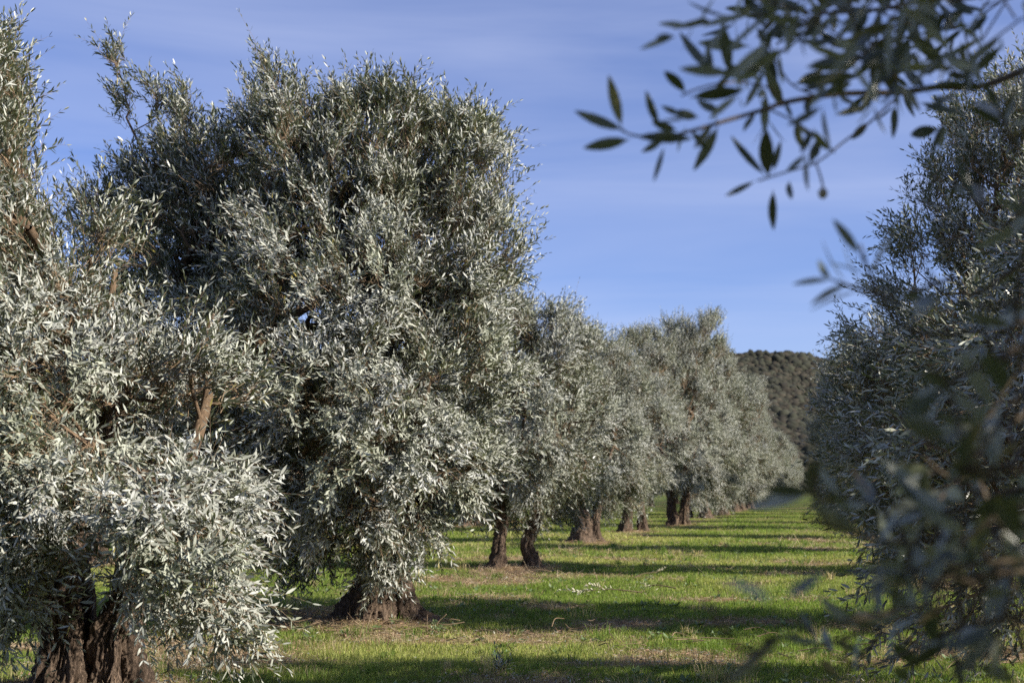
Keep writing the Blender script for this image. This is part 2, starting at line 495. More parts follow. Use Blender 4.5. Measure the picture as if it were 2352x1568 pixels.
# ------------------------------------------------------------------ tree skeleton
def grow(rg, roots, targets, seg=0.32, alpha=0.28):
    """roots: list of polylines (limbs). Each target is joined to the cheapest node."""
    P, par, plen = [], [], []
    for poly in roots:
        prev = -1
        for q in poly:
            P.append(np.array(q, float)); par.append(prev)
            plen.append(0 if prev < 0 else plen[prev] + np.linalg.norm(P[-1] - P[prev]))
            prev = len(P) - 1
    nroot = len(P)
    c0 = P[0]
    order = np.argsort(np.linalg.norm(targets - c0, axis=1) + rg.uniform(0, 0.5, len(targets)))
    tips = []
    for ti in order:
        tg = targets[ti]
        A = np.array(P)
        d = np.linalg.norm(A - tg, axis=1)
        # dislike turning back down towards the stem
        cost = d + alpha * np.array(plen) + 0.5 * np.maximum(0, A[:, 2] - tg[2])
        j = int(np.argmin(cost))
        vec = tg - P[j]; ln = np.linalg.norm(vec)
        n = max(1, int(ln / seg))
        prev = j
        side = rg.normal(0, 0.08, 3) * ln
        for s in range(1, n + 1):
            f = s / n
            q = P[j] + vec * f + side * math.sin(math.pi * f) + np.array([0, 0, 0.10 * ln * math.sin(math.pi * f)])
            q = q + (rg.normal(0, 0.025, 3) if s < n else 0)
            P.append(q); par.append(prev); plen.append(plen[prev] + np.linalg.norm(q - P[prev])); prev = len(P) - 1
        tips.append(prev)
    P = np.array(P); par = np.array(par)
    cnt = np.zeros(len(P)); cnt[tips] = 1
    for k in range(len(P) - 1, -1, -1):
        if par[k] >= 0: cnt[par[k]] += cnt[k]
    return P, par, cnt, nroot

def sample_blobs(rg, blobs, n, shell=0.55):
    blobs = np.array(blobs, float)
    w = (blobs[:, 3] * blobs[:, 4] * blobs[:, 5]) ** 0.85 * (blobs[:, 6] if blobs.shape[1] > 6 else 1)
    idx = rg.choice(len(blobs), n * 3, p=w / w.sum())
    d = unit(rg.normal(0, 1, (n * 3, 3)))
    r = rg.uniform(0, 1, n * 3) ** (1 / 3.0)
    r = r * (1 - shell) + shell * r ** 0.35
    pts = blobs[idx, :3] + d * r[:, None] * blobs[idx, 3:6]
    # thin the ones deep inside another blob
    q = np.min(np.linalg.norm((pts[:, None, :] - blobs[None, :, :3]) / blobs[None, :, 3:6], axis=2), axis=1)
    keep = rg.random(len(pts)) < np.clip(0.12 + 1.0 * q, 0, 1)
    pts = pts[keep]
    return pts[:n], idx[keep][:n]

def crown(name, rg, roots, blobs, ntip, nshoot, leaf_len=0.06, seg=3, axis_xy=(0, 0), zmid=2.6, spires=20, limb_r=0.0065,
          base_r=0.0, stem_k=3, shoot_len=(0.22, 0.5), zmin=0.35, step=0.032, rad_spread=0.16, leafmat=None):
    """returns (limb bag parts, leaf mesh, twig mesh)"""
    tg, bi = sample_blobs(rg, blobs, ntip)
    tg[:, 2] = np.maximum(tg[:, 2], zmin)
    P, par, cnt, nroot = grow(rg, roots, tg)
    r = limb_r * np.maximum(cnt, 1) ** 0.5
    r = np.maximum(r, 0.0035)
    e = np.where(par >= 0)[0]
    thick = e[cnt[e] > 2]
    thin = e[cnt[e] <= 2]
    lb = prisms(P[par[thick]], P[thick], np.minimum(r[par[thick]], r[thick] * 1.35), r[thick], 7)
    # shoots
    cand = np.where((cnt <= 3) & (np.arange(len(P)) >= nroot))[0]
    wgt = np.where(cnt[cand] <= 1, 1.0, 0.55)
    src = rg.choice(cand, nshoot, p=wgt / wgt.sum())
    O = P[src] + rg.normal(0, rad_spread * 0.5, (nshoot, 3))
    O[:, 2] = np.maximum(O[:, 2], zmin * 0.6)
    outd = O - np.array([axis_xy[0], axis_xy[1], zmid])
    outd[:, 2] *= 0.5
    outd = unit(outd)
    hz = (O[:, 2] - zmid) / 2.5
    D = outd * 0.75 + np.array([0, 0, 1.0]) * np.clip(0.35 + 0.75 * hz, -0.8, 1.2)[:, None] + rg.normal(0, 0.38, (len(P), 3))[src] + rg.normal(0, 0.24, (nshoot, 3))
    D = unit(D)
    Ln = rg.uniform(shoot_len[0], shoot_len[1], nshoot)
    # long upright water shoots above the crown top
    if spires:
        top = cand[np.argsort(-(P[cand, 2] + rg.uniform(0, 0.5, len(cand))))[:max(spires * 3, 10)]]
        sp = rg.choice(top, spires)
        Os = P[sp]; Ds = unit(np.array([0, 0, 1.0]) + rg.normal(0, 0.22, (spires, 3)))
        Ls = rg.uniform(0.35, 0.8, spires)
        k5 = np.repeat(np.arange(spires), 5)
        f5 = rg.uniform(0.0, 0.55, len(k5))
        Ot = Os[k5] + Ds[k5] * (Ls[k5] * f5)[:, None]
        Dt = unit(Ds[k5] + rg.normal(0, 0.33, (len(k5), 3)))
        O = np.vstack([O, Os, Ot]); D = np.vstack([D, Ds, Dt]); Ln = np.concatenate([Ln, Ls, rg.uniform(0.22, 0.4, len(k5))])
        src = np.concatenate([src, sp, sp[k5]])
    droop = 0.12
    L, S = shoot_leaves(rg, O, D, Ln, step=step, leaf_len=leaf_len, droop=droop)
    ok = L[0][:, 2] > 0.08
    Vl, Q, T = leaf_geo(*[a[ok] for a in L], seg=seg)
    leaves = mk_mesh(name + '_leaves', Vl, [Q, T], leafmat or M_LEAF)
    # twigs: thin skeleton, links from skeleton to shoot, shoot stems
    P0 = np.vstack([P[par[thin]], P[src], S[0]]); P1 = np.vstack([P[thin], O, S[1]])
    R0 = np.concatenate([np.minimum(r[par[thin]], 0.008), np.full(len(src), 0.0024), S[2]])
    R1 = np.concatenate([np.minimum(r[thin], 0.008), np.full(len(src), 0.002), S[3]])
    good = np.linalg.norm(P1 - P0, axis=1) > 1e-4
    tv = prisms(P0[good], P1[good], R0[good], R1[good], stem_k)
    twigs = mk_mesh(name + '_twigs', tv[0], [tv[1]], M_TWIG)
    return lb, leaves, twigs

def build_tree(loc, label, group, trunk_tubes, lb, leaves, twigs, rz=0, scale=1.0, leafname='crown'):
    root = empty('olive_tree', loc, label, 'olive tree', group)
    root.rotation_euler.z = rz
    root.scale = (scale, scale, scale)
    tr = obj('trunk', trunk_tubes, root)
    if lb is not None: obj('limbs', lb, tr)
    cr_ = obj('crown', leaves, root)
    obj('twigs', twigs, cr_)
    return root
def limb_mesh(name, lb):
    return mk_mesh(name, lb[0], [lb[1]], M_LIMB, shade=True)
def copy_tree(root, loc, rz, scale, label, group):
    c = root.copy(); COL.objects.link(c)
    c.location = loc; c.rotation_euler.z = rz; c.scale = scale
    c['label'] = label; c['group'] = group
    for ch in list(root.children):
        d = ch.copy(); COL.objects.link(d); d.parent = c
        for g in list(ch.children):
            e = g.copy(); COL.objects.link(e); e.parent = d
    return c

GL, GR, G2, G3 = 'olive trees of the row left of the grass lane', 'olive trees of the row right of the grass lane', 'olive trees of the next row behind the left one', 'olive trees of the far left row'

def local(px, py, depth, base):
    return at(px, py, depth) - np.array(base)
def pblob(px, py, rx, ry, depth, rd, base, w=1.0):
    c = local(px, py, depth, base)
    s = depth / FPX
    return (*c, rx * s, rd, ry * s, w)

# ---- generic trees (kinds to copy) ----
def generic(seed, trunks, height, radius, ntip=380, nshoot=6800, leaf_len=0.085, seg=3, low=0.9, spires=34, step=0.04):
    rg = np.random.default_rng(seed)
    bag = Bag(); roots = []
    for kx, (bx, by, r0, lean) in enumerate(trunks):
        tx, ty = bx + lean * 0.45, by + rg.uniform(-0.15, 0.2)
        pts = [(bx * 1.25, by, -0.12), (bx * 1.1, by, 0.15), (bx + lean * 0.1 + rg.uniform(-0.07, 0.07), by, 0.45), (bx + lean * 0.3 + rg.uniform(-0.16, 0.16), by + 0.05, 0.9), (tx, ty, 1.45)]
        bag.add(*tube(pts, [r0 * 1.5, r0 * 1.2, r0 * 0.95, r0 * 0.9, r0 * 0.62], 60, 60, seed + kx, flute=0.14, lump=0.3, flare=0.6))
        for q in range(2):
            a = rg.uniform(0, 6.28) if q == 0 else a + rg.uniform(2, 4)
            e = np.array([tx + math.cos(a) * 0.5, ty + math.sin(a) * 0.5, 2.25 + rg.uniform(-0.2, 0.4)])
            s = np.array([tx, ty, 1.4])
            md = (s + e) / 2 + rg.normal(0, 0.08, 3)
            bag.add(*tube([s - [0, 0, 0.15], md, e], [r0 * 0.5, r0 * 0.42, r0 * 0.3], 14, 14, seed + 50 + kx * 3 + q, flute=0.05, lump=0.08))
            roots.append([e - [0, 0, 0.02], e])
    blobs = []
    hz = (height - low)
    for _ in range(12):
        a = rg.uniform(0, 6.28); q = rg.uniform(0, 1)
        z = low + 0.45 + (hz - 1.0) * rg.uniform(0, 1)
        prof = math.sin(math.pi * min(1, max(0, (z - low + 0.7) / (hz + 0.7)))) ** 0.5
        rr = (radius - 0.85) * prof * (0.35 + 0.65 * q)
        s = rg.uniform(0.6, 1.0)
        blobs.append((math.cos(a) * rr, math.sin(a) * rr, z, s * 1.05, s * 1.05, s * 0.85, 1.0))
    blobs.append((0, 0, low + hz * 0.45, radius * 0.62, radius * 0.62, hz * 0.40, 0.6))
    blobs.append((0, 0, low + hz * 0.72, radius * 0.55, radius * 0.55, hz * 0.26, 0.8))
    lb, lv, tw = crown('olive_%d' % seed, rg, roots, blobs, ntip, nshoot, leaf_len, seg=seg, zmid=low + hz * 0.42, spires=spires, step=step,
                       zmin=low * 0.8, shoot_len=(0.28, 0.62), rad_spread=0.22)
    bag.add(*lb, m=1)
    return bag.mesh('olive_trunk_%d' % seed, (M_BARK, M_LIMB)), None, lv, tw

KINDS = [generic(11, [(-0.26, 0, 0.13, -0.05), (0.30, 0.1, 0.125, 0.15)], 4.9, 2.45, low=1.25),
         generic(12, [(-0.05, 0, 0.27, -0.25), (0.32, 0.25, 0.14, 0.35)], 5.6, 2.4, low=1.25),
         generic(13, [(-0.2, 0, 0.18, -0.1), (0.42, 0.2, 0.15, 0.05)], 6.6, 2.5, low=0.95),
         generic(14, [(-0.12, 0, 0.17, -0.55), (0.2, 0, 0.17, 0.5)], 6.2, 2.6, low=0.75),
         generic(15, [(-0.15, 0, 0.22, -0.3), (0.2, 0.1, 0.16, 0.4)], 6.3, 2.8, low=0.42)]
made = {}
def place(kind, x, y, rz, sxy, sz, label, group):
    loc = (x, y, gh(x, y) + 0.05)
    if kind not in made:
        made[kind] = build_tree(loc, label, group, *KINDS[kind], rz=rz)
        made[kind].scale = (sxy, sxy, sz)
        return made[kind]
    return copy_tree(made[kind], loc, rz, (sxy, sxy, sz), label, group)

far_left = 'small olive tree merging into the far end of the left row'
far_right = 'small dark olive tree merging into the far end of the right row'
lab_left = {2: 'olive tree with two slim separate trunks and prunings heaped at their foot',
            3: 'olive tree with a broad flared pale root base, right of the two slim trunks',
            4: 'olive tree with a sunlit ribbed trunk beside a darker one, beyond the broad flared trunk',
            5: 'tall olive tree on a low dark V-shaped trunk in mid distance',
            6: 'tall olive tree above reddish soil just beyond the V-shaped trunk',
            7: 'eighth olive tree of the left row with a reddish sunlit foot',
            8: 'ninth olive tree of the left row, its crown against the wooded hill'}
spec_left = {2: (0, 0.1, 1.0, 1.0), 3: (1, 0.0, 0.95, 1.0), 4: (2, 0.3, 0.95, 1.02), 5: (3, 0.0, 1.1, 1.3), 6: (2, 2.4, 1.25, 1.38), 7: (4, 4.0, 1.15, 1.25), 8: (3, 1.0, 1.2, 1.3)}
rg = np.random.default_rng(8)
for i_, (x, y) in enumerate(LEFT):
    if i_ < 2: continue
    k, rz, sx, sz = spec_left.get(i_, (4 if rg.random() < 0.75 else 2, rg.uniform(0, 6.28), rg.uniform(1.05, 1.25), rg.uniform(1.0, 1.3)))
    place(k, x, y, rz, sx, sz, lab_left.get(i_, far_left), GL)
lab_right = {3: 'dark shaded olive tree right of the lane, directly beyond the large right-hand tree',
             4: 'dark shaded olive tree right of the lane, second beyond the large right-hand tree',
             5: 'dark shaded olive tree right of the lane, third beyond the large right-hand tree'}
for i_, (x, y) in enumerate(RIGHT):
    if i_ < 3: continue
    place([1, 0, 2, 3][i_ % 4], x, y, rg.uniform(0, 6.28), rg.uniform(0.88, 1.0), rg.uniform(0.88, 1.0) * {3: 0.72, 4: 0.85, 5: 0.8}.get(i_, 0.9), lab_right.get(i_, far_right), GR)
for i_, (x, y) in enumerate(LEFT2):
    place([1, 3, 0, 2][i_ % 4], x, y, rg.uniform(0, 6.28), rg.uniform(0.95, 1.1), rg.uniform(0.8, 0.95),
          'olive tree of the second row, glimpsed behind the left row through its foliage', G2)
for i_, (x, y) in enumerate(LEFT3):
    place([2, 0, 1, 3][i_ % 4], x, y, rg.uniform(0, 6.28), rg.uniform(0.95, 1.1), rg.uniform(0.8, 0.95),
          'olive tree of the third row, glimpsed far behind the left row', G3)

place(1, -5.4, 1.5, 1.0, 1.0, 1.0, 'unseen olive tree added to the left row beside the camera, blocking skylight from the left', GL)  # added out of frame to cut skylight on the foreground branches
place(2, 0.9, -8.5, 2.0, 1.0, 1.0, 'unseen olive tree added to the right row behind the camera for its shade', GR)  # added out of view for the shade it throws
# ---- tree 2: the big crown left of the middle ----
x2, y2 = LEFT[1]
B2 = (x2, y2, gh(x2, y2) + 0.04)
rg = np.random.default_rng(22)
bag = Bag(); d2 = y2
bag.add(*tube([(-0.1, 0, -0.12), (-0.08, 0, 0.2), (0.0, 0.03, 0.55), (0.05, 0.08, 0.95), (-0.15, 0.1, 1.5)], [0.36, 0.28, 0.24, 0.22, 0.16], 120, 120, 3, flute=0.13, lump=0.34, flare=0.55))
bag.add(*tube([(0.3, 0.05, -0.12), (0.24, 0.05, 0.2), (0.2, 0.1, 0.6), (0.3, 0.15, 1.0), (0.55, 0.2, 1.5)], [0.24, 0.17, 0.13, 0.13, 0.11], 90, 90, 4, flute=0.13, lump=0.32, flare=0.7))
roots = []
def limb(bagx, pts, r0, r1, seed, store):
    pts = [np.array(p, float) for p in pts]
    n = len(pts)
    bagx.add(*tube(pts, np.linspace(r0, r1, n), 8 * n, 16, seed, flute=0.05, lump=0.1), m=1)
    c = catmull(np.array(pts), n * 2)
    store.append(list(c[n:]))
def L2(px, py, dd=0): return local(px, py, d2 + dd, B2)
limb(bag, [(-0.15, 0.1, 1.4), L2(700, 1000, -0.2), L2(590, 860, -0.2), L2(440, 690, -0.3), L2(425, 620, -0.2), L2(450, 560), L2(512, 460, 0.1)], 0.13, 0.035, 5, roots)
limb(bag, [(-0.05, 0.1, 1.4), L2(800, 1000, 0.3), L2(770, 800, 0.4), L2(790, 640, 0.3), L2(800, 500, 0.3)], 0.12, 0.03, 6, roots)
limb(bag, [(0.5, 0.2, 1.4), L2(960, 930, 0), L2(980, 800, 0.1), L2(1010, 640, 0), L2(1020, 480, 0)], 0.09, 0.025, 7, roots)
limb(bag, [L2(590, 860, -0.2), L2(660, 740, -0.6), L2(740, 690, -0.8)], 0.06, 0.03, 8, roots)
limb(bag, [L2(440, 600, -0.2), L2(400, 480, 0), L2(330, 350, 0), L2(290, 270, 0)], 0.025, 0.008, 9, roots)
limb(bag, [(0.2, 0.1, 1.2), L2(900, 1080, -0.8), L2(840, 1060, -1.3)], 0.07, 0.03, 10, roots)
def b2(px, py, rx, ry, dd, rd, w=1.0): return pblob(px, py, rx, ry, d2 + dd, rd, B2, w)
blobs = [b2(720, 415, 180, 160, 0, 1.2), b2(890, 410, 160, 150, 0, 1.2), b2(1000, 420, 130, 140, 0.1, 0.9), b2(255, 540, 50, 80, 0.1, 0.5, 1.4), b2(330, 490, 70, 80, 0.1, 0.5, 1.3), b2(640, 250, 40, 60, 0, 0.3, 1.6), b2(450, 620, 130, 100, 0.3, 0.9, 1.2), b2(790, 700, 130, 90, 0.4, 0.9, 1.2), b2(620, 660, 130, 100, 0.2, 0.9, 1.2), b2(680, 1240, 80, 50, 0.5, 0.5), b2(820, 270, 50, 50, 0.1, 0.4, 1.2), b2(590, 440, 160, 150, 0.2, 1.1), b2(470, 470, 110, 110, 0.1, 0.8), b2(760, 580, 260, 150, 0, 1.3, 0.8), b2(1040, 450, 110, 160, 0, 0.9), b2(1080, 640, 95, 150, -0.1, 1.0),
         b2(285, 200, 55, 80, 0, 0.25, 1.6), b2(385, 270, 50, 80, 0, 0.3, 1.5), b2(410, 400, 60, 70, 0, 0.35, 2), b2(390, 600, 160, 130, 0.1, 0.9), b2(300, 640, 110, 130, 0.4, 0.8),
         b2(760, 740, 280, 230, -0.2, 1.6), b2(1000, 850, 150, 200, -0.1, 1.2), b2(500, 850, 220, 200, 0, 1.3),
         b2(880, 1060, 220, 170, -0.2, 1.5), b2(640, 1080, 200, 160, 0.1, 1.4), b2(800, 900, 150, 120, -1.5, 0.6, 1.2),
         b2(960, 1150, 80, 80, -0.1, 0.8), b2(800, 1180, 130, 80, -0.3, 0.9), b2(680, 1190, 80, 80, 0.2, 0.8), b2(870, 1250, 40, 45, -0.4, 0.25, 2.2), b2(885, 1300, 20, 20, -0.5, 0.1, 6)]
lb, lv, tw = crown('tree_second', rg, roots, blobs, 1250, 19500, 0.088, step=0.042, seg=3, axis_xy=(0.1, 0), zmid=2.5, spires=70, zmin=0.3, shoot_len=(0.25, 0.56))
bag.add(*lb, m=1)
build_tree(B2, 'large olive tree left of centre, silvery crown hanging over its flared gnarled trunk', GL, bag.mesh('trunk_second', (M_BARK, M_LIMB)), None, lv, tw)

# ---- tree 1: nearest, at the left edge ----
x1, y1 = LEFT[0]
B1 = (x1, y1, gh(x1, y1) + 0.02)
rg = np.random.default_rng(33)
bag = Bag(); d1 = y1; roots = []
def L1(px, py, dd=0): return local(px, py, d1 + dd, B1)
bag.add(*tube([L1(128, 1640), L1(142, 1560), L1(142, 1450), L1(124, 1370, -0.05), L1(150, 1290), L1(165, 1200, 0.1)], [0.27, 0.20, 0.155, 0.165, 0.125, 0.10], 170, 160, 13, flute=0.11, lump=0.34, flare=0.35))
bag.add(*tube([L1(165, 1640, 0.4), L1(172, 1540, 0.38), L1(192, 1420, 0.34), L1(175, 1300, 0.3), L1(120, 1150, 0.3), L1(90, 1020, 0.3)], [0.18, 0.12, 0.1, 0.09, 0.10, 0.08], 70, 60, 14, flute=0.12, lump=0.2, flare=0.4))
bag.add(*tube([L1(290, 1640, 0.1), L1(276, 1560, 0.1), L1(272, 1450, 0.1), L1(292, 1380, 0.1), L1(310, 1300, 0.15), L1(350, 1220, 0.2)], [0.29, 0.215, 0.165, 0.14, 0.12, 0.10], 170, 160, 15, flute=0.11, lump=0.34, flare=0.4))
limb(bag, [L1(165, 1210, 0.1), L1(215, 1110, 0.2), L1(248, 1040, 0.2), L1(255, 960, 0.2), L1(258, 880, 0.3), L1(250, 740, 0.5), L1(265, 620, 0.6)], 0.085, 0.02, 17, roots)
limb(bag, [L1(350, 1225, 0.2), L1(400, 1150, 0.0), L1(425, 1080, -0.1), L1(455, 990, -0.1), L1(478, 900, 0.1), L1(470, 800, 0.2), L1(490, 720, 0.3)], 0.08, 0.014, 18, roots)
limb(bag, [L1(330, 1250, 0.2), L1(350, 1100, 0.6), L1(380, 960, 0.7), L1(390, 820, 0.8)], 0.07, 0.03, 19, roots)
limb(bag, [L1(90, 1030, 0.3), L1(20, 970, 0.2), L1(-60, 900, 0), L1(-140, 760, 0)], 0.08, 0.035, 20, roots)
limb(bag, [L1(100, 1050, 0.3), L1(150, 900, 0.6), L1(130, 740, 0.6), L1(60, 560, 0.4)], 0.07, 0.03, 21, roots)
limb(bag, [L1(350, 1225, 0.2), L1(420, 1160, -0.5), L1(470, 1150, -0.9)], 0.06, 0.025, 23, roots)
def b1(px, py, rx, ry, dd, rd, w=1.0): return pblob(px, py, rx, ry, d1 + dd, rd, B1, w)
blobs = [b1(-40, 260, 60, 100, 0.2, 0.6, 3), b1(-20, 380, 50, 60, 0.1, 0.4, 2.5), b1(-100, 430, 150, 150, 0.2, 0.9, 1.5), b1(0, 580, 110, 110, 0, 0.9), b1(-60, 760, 200, 170, -0.2, 1.2), b1(110, 740, 110, 130, 0.2, 0.9, 0.7),
         b1(100, 900, 200, 130, -0.3, 1.2, 0.6), b1(300, 900, 110, 130, 0.2, 0.8, 0.4), b1(-60, 1010, 170, 150, -0.6, 1.0), b1(130, 1040, 130, 70, -1.0, 0.5, 0.7),
         b1(470, 1120, 90, 80, -0.6, 0.6, 0.6), b1(480, 860, 90, 80, 0.1, 0.5, 0.6), b1(400, 1180, 120, 60, -1.2, 0.55, 1.5), b1(170, 1110, 130, 45, -1.0, 0.5, 0.8), b1(450, 1275, 90, 70, -1.2, 0.45, 1.3), b1(420, 1240, 80, 35, -1.3, 0.4, 1.0), b1(215, 1180, 100, 35, -0.9, 0.3, 1.8), b1(120, 1200, 60, 30, -0.9, 0.3, 1.6),
         b1(10, 1230, 60, 90, -1.0, 0.5, 1.2), b1(-40, 1180, 130, 110, -0.8, 0.7), b1(15, 1380, 25, 60, -1.0, 0.2, 2.2), b1(515, 1385, 35, 60, -1.2, 0.25, 3.0), b1(385, 1395, 22, 40, -1.2, 0.15, 4.0), b1(320, 1330, 25, 40, -1.2, 0.15, 3.0),
         b1(250, 600, 60, 50, 0.4, 0.5, 0.6)]
lb, lv, tw = crown('tree_nearest', rg, roots, blobs, 740, 9000, 0.076, step=0.038, seg=3, axis_xy=(-0.2, 0.2), zmid=2.2, spires=22, zmin=0.4, shoot_len=(0.24, 0.5))
bag.add(*lb, m=1)
T1 = build_tree(B1, 'nearest olive tree at the left edge, two thick gnarled trunks under low hanging silver foliage', GL, bag.mesh('trunk_nearest', (M_BARK, M_LIMB)), None, lv, tw)

OLIVE_AT = []
_b = np.empty(len(lv.vertices) * 3, np.float32); lv.vertices.foreach_get('co', _b); _b = _b.reshape(-1, 3)
_f = _b[(_b[:, 1] < np.percentile(_b[:, 1], 12))]
OLIVE_AT = _f[np.random.default_rng(4).choice(len(_f), 14)]
m_ol, t_, o_ = mat('ripe_olive')
b_ = N(t_, 'ShaderNodeBsdfPrincipled'); b_.inputs['Base Color'].default_value = (0.025, 0.015, 0.022, 1); b_.inputs['Roughness'].default_value = 0.35
t_.links.new(b_.outputs[0], o_.inputs[0])
a_ = np.linspace(0, math.pi, 9)
T_V, T_Q, T_T = tube([np.array([0, 0, 0.012 * math.cos(q)]) for q in a_], [max(0.0005, 0.0095 * math.sin(q)) for q in a_], 14, 12, 5)
olive_me = mk_mesh('olive_fruit', T_V, [T_Q, T_T], m_ol, shade=True)
for q in OLIVE_AT:
    f_ = obj('olive_fruit', olive_me, T1)
    f_.location = (float(q[0]), float(q[1]) - 0.01, float(q[2]) - 0.012)

# ---- right hand trees ----
def right_tree(ix, seed, label, blobdefs, limbs_px, ntip, nshoot, leaf_len, spires):
    xr, yr = RIGHT[ix]
    Br = (xr, yr, gh(xr, yr) + 0.03)
    rg = np.random.default_rng(seed)
    bag = Bag(); roots = []
    bag.add(*tube([(0, 0, -0.1), (0.05, 0, 0.2), (0.0, 0.03, 0.6), (-0.2, 0.08, 1.0), (-0.35, 0.1, 1.5)], [0.36, 0.27, 0.23, 0.2, 0.13], 60, 60, seed, flute=0.13, lump=0.2, flare=0.45))
    bag.add(*tube([(0.25, 0.05, -0.1), (0.22, 0.05, 0.2), (0.2, 0.1, 0.6), (0.3, 0.15, 1.0), (0.5, 0.2, 1.5)], [0.26, 0.19, 0.15, 0.14, 0.11], 50, 50, seed + 1, flute=0.13, lump=0.2, flare=0.6))
    for q, pts in enumerate(limbs_px):
        limb(bag, [(-0.3, 0.1, 1.4) if q % 2 == 0 else (0.45, 0.2, 1.4)] + [local(a, b, yr + c, Br) for a, b, c in pts], 0.1, 0.03, seed + 5 + q, roots)
    bl = [pblob(a, b, c, d, yr + e, f, Br, g) for a, b, c, d, e, f, g in blobdefs]
    lb, lv, tw = crown('tree_right_%d' % ix, rg, roots, bl, ntip, nshoot, leaf_len, seg=3, step=0.046, zmid=2.6, spires=spires, zmin=0.3, shoot_len=(0.25, 0.56))
    bag.add(*lb, m=1)
    return build_tree(Br, label, GR, bag.mesh('trunk_right_%d' % ix, (M_BARK, M_LIMB)), None, lv, tw)
right_tree(2, 44, 'large olive tree at the right, crown sloping up to the right edge of the sky',
    [(2330, 330, 150, 130, 0, 1.1, 1), (2250, 500, 140, 130, 0, 1.1, 1), (2150, 660, 120, 120, 0, 1.0, 1), (2420, 560, 220, 260, 0, 1.5, 1), (2080, 790, 110, 100, 0, 1.0, 1), (2230, 850, 200, 180, -0.2, 1.4, 1),
     (2060, 960, 120, 100, 0.2, 1.0, 1), (2160, 1080, 160, 110, 0, 1.2, 1), (2400, 950, 260, 260, 0, 1.7, 1), (2160, 1200, 110, 90, -0.2, 0.9, 1), (2520, 350, 170, 200, 0, 1.4, 1), (2600, 700, 200, 300, 0, 1.6, 1), (2050, 640, 45, 55, 0, 0.4, 1.2)],
    [[(2350, 1000, 0), (2250, 850, 0), (2180, 700, 0)], [(2480, 900, 0.2), (2420, 650, 0.1), (2380, 420, 0)], [(2330, 1080, -0.2), (2200, 1020, -0.3), (2100, 960, -0.2)], [(2520, 1000, -0.3), (2600, 800, 0), (2600, 600, 0)]],
    700, 7500, 0.084, 30)
right_tree(1, 55, 'nearer olive tree at the right edge with low leafy sprays behind the blurred branches',
    [(2180, 1000, 100, 90, -0.3, 0.6, 1.3), (2300, 900, 130, 140, 0, 0.9, 1), (2250, 1150, 130, 100, -0.2, 0.8, 1.2), (2130, 1120, 60, 50, -0.3, 0.4, 1.3), (2210, 1290, 110, 80, -0.2, 0.6, 1.2), (2400, 1150, 200, 180, 0, 1.2, 1), (2500, 800, 220, 260, 0, 1.4, 1),
     (2700, 600, 260, 260, 0, 1.5, 1), (2700, 1000, 300, 300, 0.2, 1.8, 1), (2860, 800, 250, 300, 0, 1.5, 1), (2300, 1380, 90, 60, 0, 0.5, 1), (2420, 620, 90, 120, 0, 0.6, 0.8), (2150, 1390, 50, 30, -0.3, 0.3, 1.2)],
    [[(2450, 1100, 0), (2330, 1000, 0), (2250, 950, -0.1)], [(2650, 950, 0.1), (2700, 750, 0), (2720, 600, 0)], [(2420, 1180, -0.2), (2330, 1180, -0.3), (2250, 1200, -0.3)], [(2700, 1000, 0), (2800, 850, 0), (2850, 700, 0)]],
    420, 3400, 0.09, 12)

# ------------------------------------------------------------------ the tree beside the camera, its branches hanging into the picture
x0, y0 = RIGHT[0]
B0 = (x0, y0, gh(x0, y0))
rg = np.random.default_rng(66)
bag = Bag(); roots = []
bag.add(*tube([(0, 0, -0.1), (0.05, 0, 0.2), (0.0, 0.03, 0.6), (-0.1, 0.08, 1.0), (-0.35, 0.1, 1.5)], [0.38, 0.29, 0.24, 0.2, 0.14], 50, 50, 66, flute=0.13, lump=0.2, flare=0.45))
limb(bag, [(-0.3, 0.1, 1.4), (-0.9, 0.5, 2.1), (-1.4, 1.2, 2.8), (-1.7, 1.7, 3.0)], 0.1, 0.025, 67, roots)
limb(bag, [(-0.25, 0.1, 1.4), (0.1, 0.3, 2.3), (0.3, 0.2, 3.4)], 0.1, 0.03, 68, roots)
limb(bag, [(-0.3, 0.1, 1.4), (-0.9, 0.6, 1.7), (-1.4, 1.0, 1.6), (-1.7, 1.3, 1.4)], 0.07, 0.02, 69, roots)
bl = [(0, 0, 3.0, 1.6, 1.7, 1.5, 1), (-0.9, -0.6, 2.6, 1.1, 1.1, 1.3, 1), (0.9, 0.3, 2.4, 1.2, 1.3, 1.4, 1), (0, -0.2, 4.2, 1.3, 1.3, 1.1, 1), (0.3, 0.4, 1.6, 1.3, 1.3, 0.8, 1), (-0.9, -0.2, 1.7, 0.8, 0.8, 0.9, 1),
      (-1.0, -0.8, 3.6, 1.0, 1.0, 1.2, 1.3), (-1.2, -1.0, 2.2, 0.7, 0.7, 1.0, 1.3), (-2.4, -1.6, 3.1, 0.9, 0.9, 0.6, 1.5), (-3.3, -2.2, 3.2, 0.9, 0.8, 0.6, 1.5), (-2.2, -2.4, 2.0, 0.9, 0.5, 1.0, 1.5), (-3.4, -1.4, 2.9, 0.9, 0.7, 0.5, 2), (-4.6, -1.7, 3.0, 0.9, 0.7, 0.5, 2), (-3.4, -2.8, 1.7, 0.8, 0.5, 0.9, 1.5), (-1.2, 0.2, 3.4, 0.9, 0.9, 0.6, 2), (-2.0, -0.6, 3.0, 0.7, 0.7, 0.5, 2)]  # unseen blobs over and behind the camera, added to shade the hanging branches
lb, lv, tw = crown('tree_beside_camera', rg, roots, bl, 760, 11000, 0.098, step=0.046, seg=3, zmid=2.6, spires=12, zmin=0.4)
bag.add(*lb, m=1)
T0 = build_tree(B0, 'olive tree at the right edge whose dark blurred branches hang before the camera', GR, bag.mesh('trunk_beside_camera', (M_BARK, M_LIMB)), None, lv, tw)

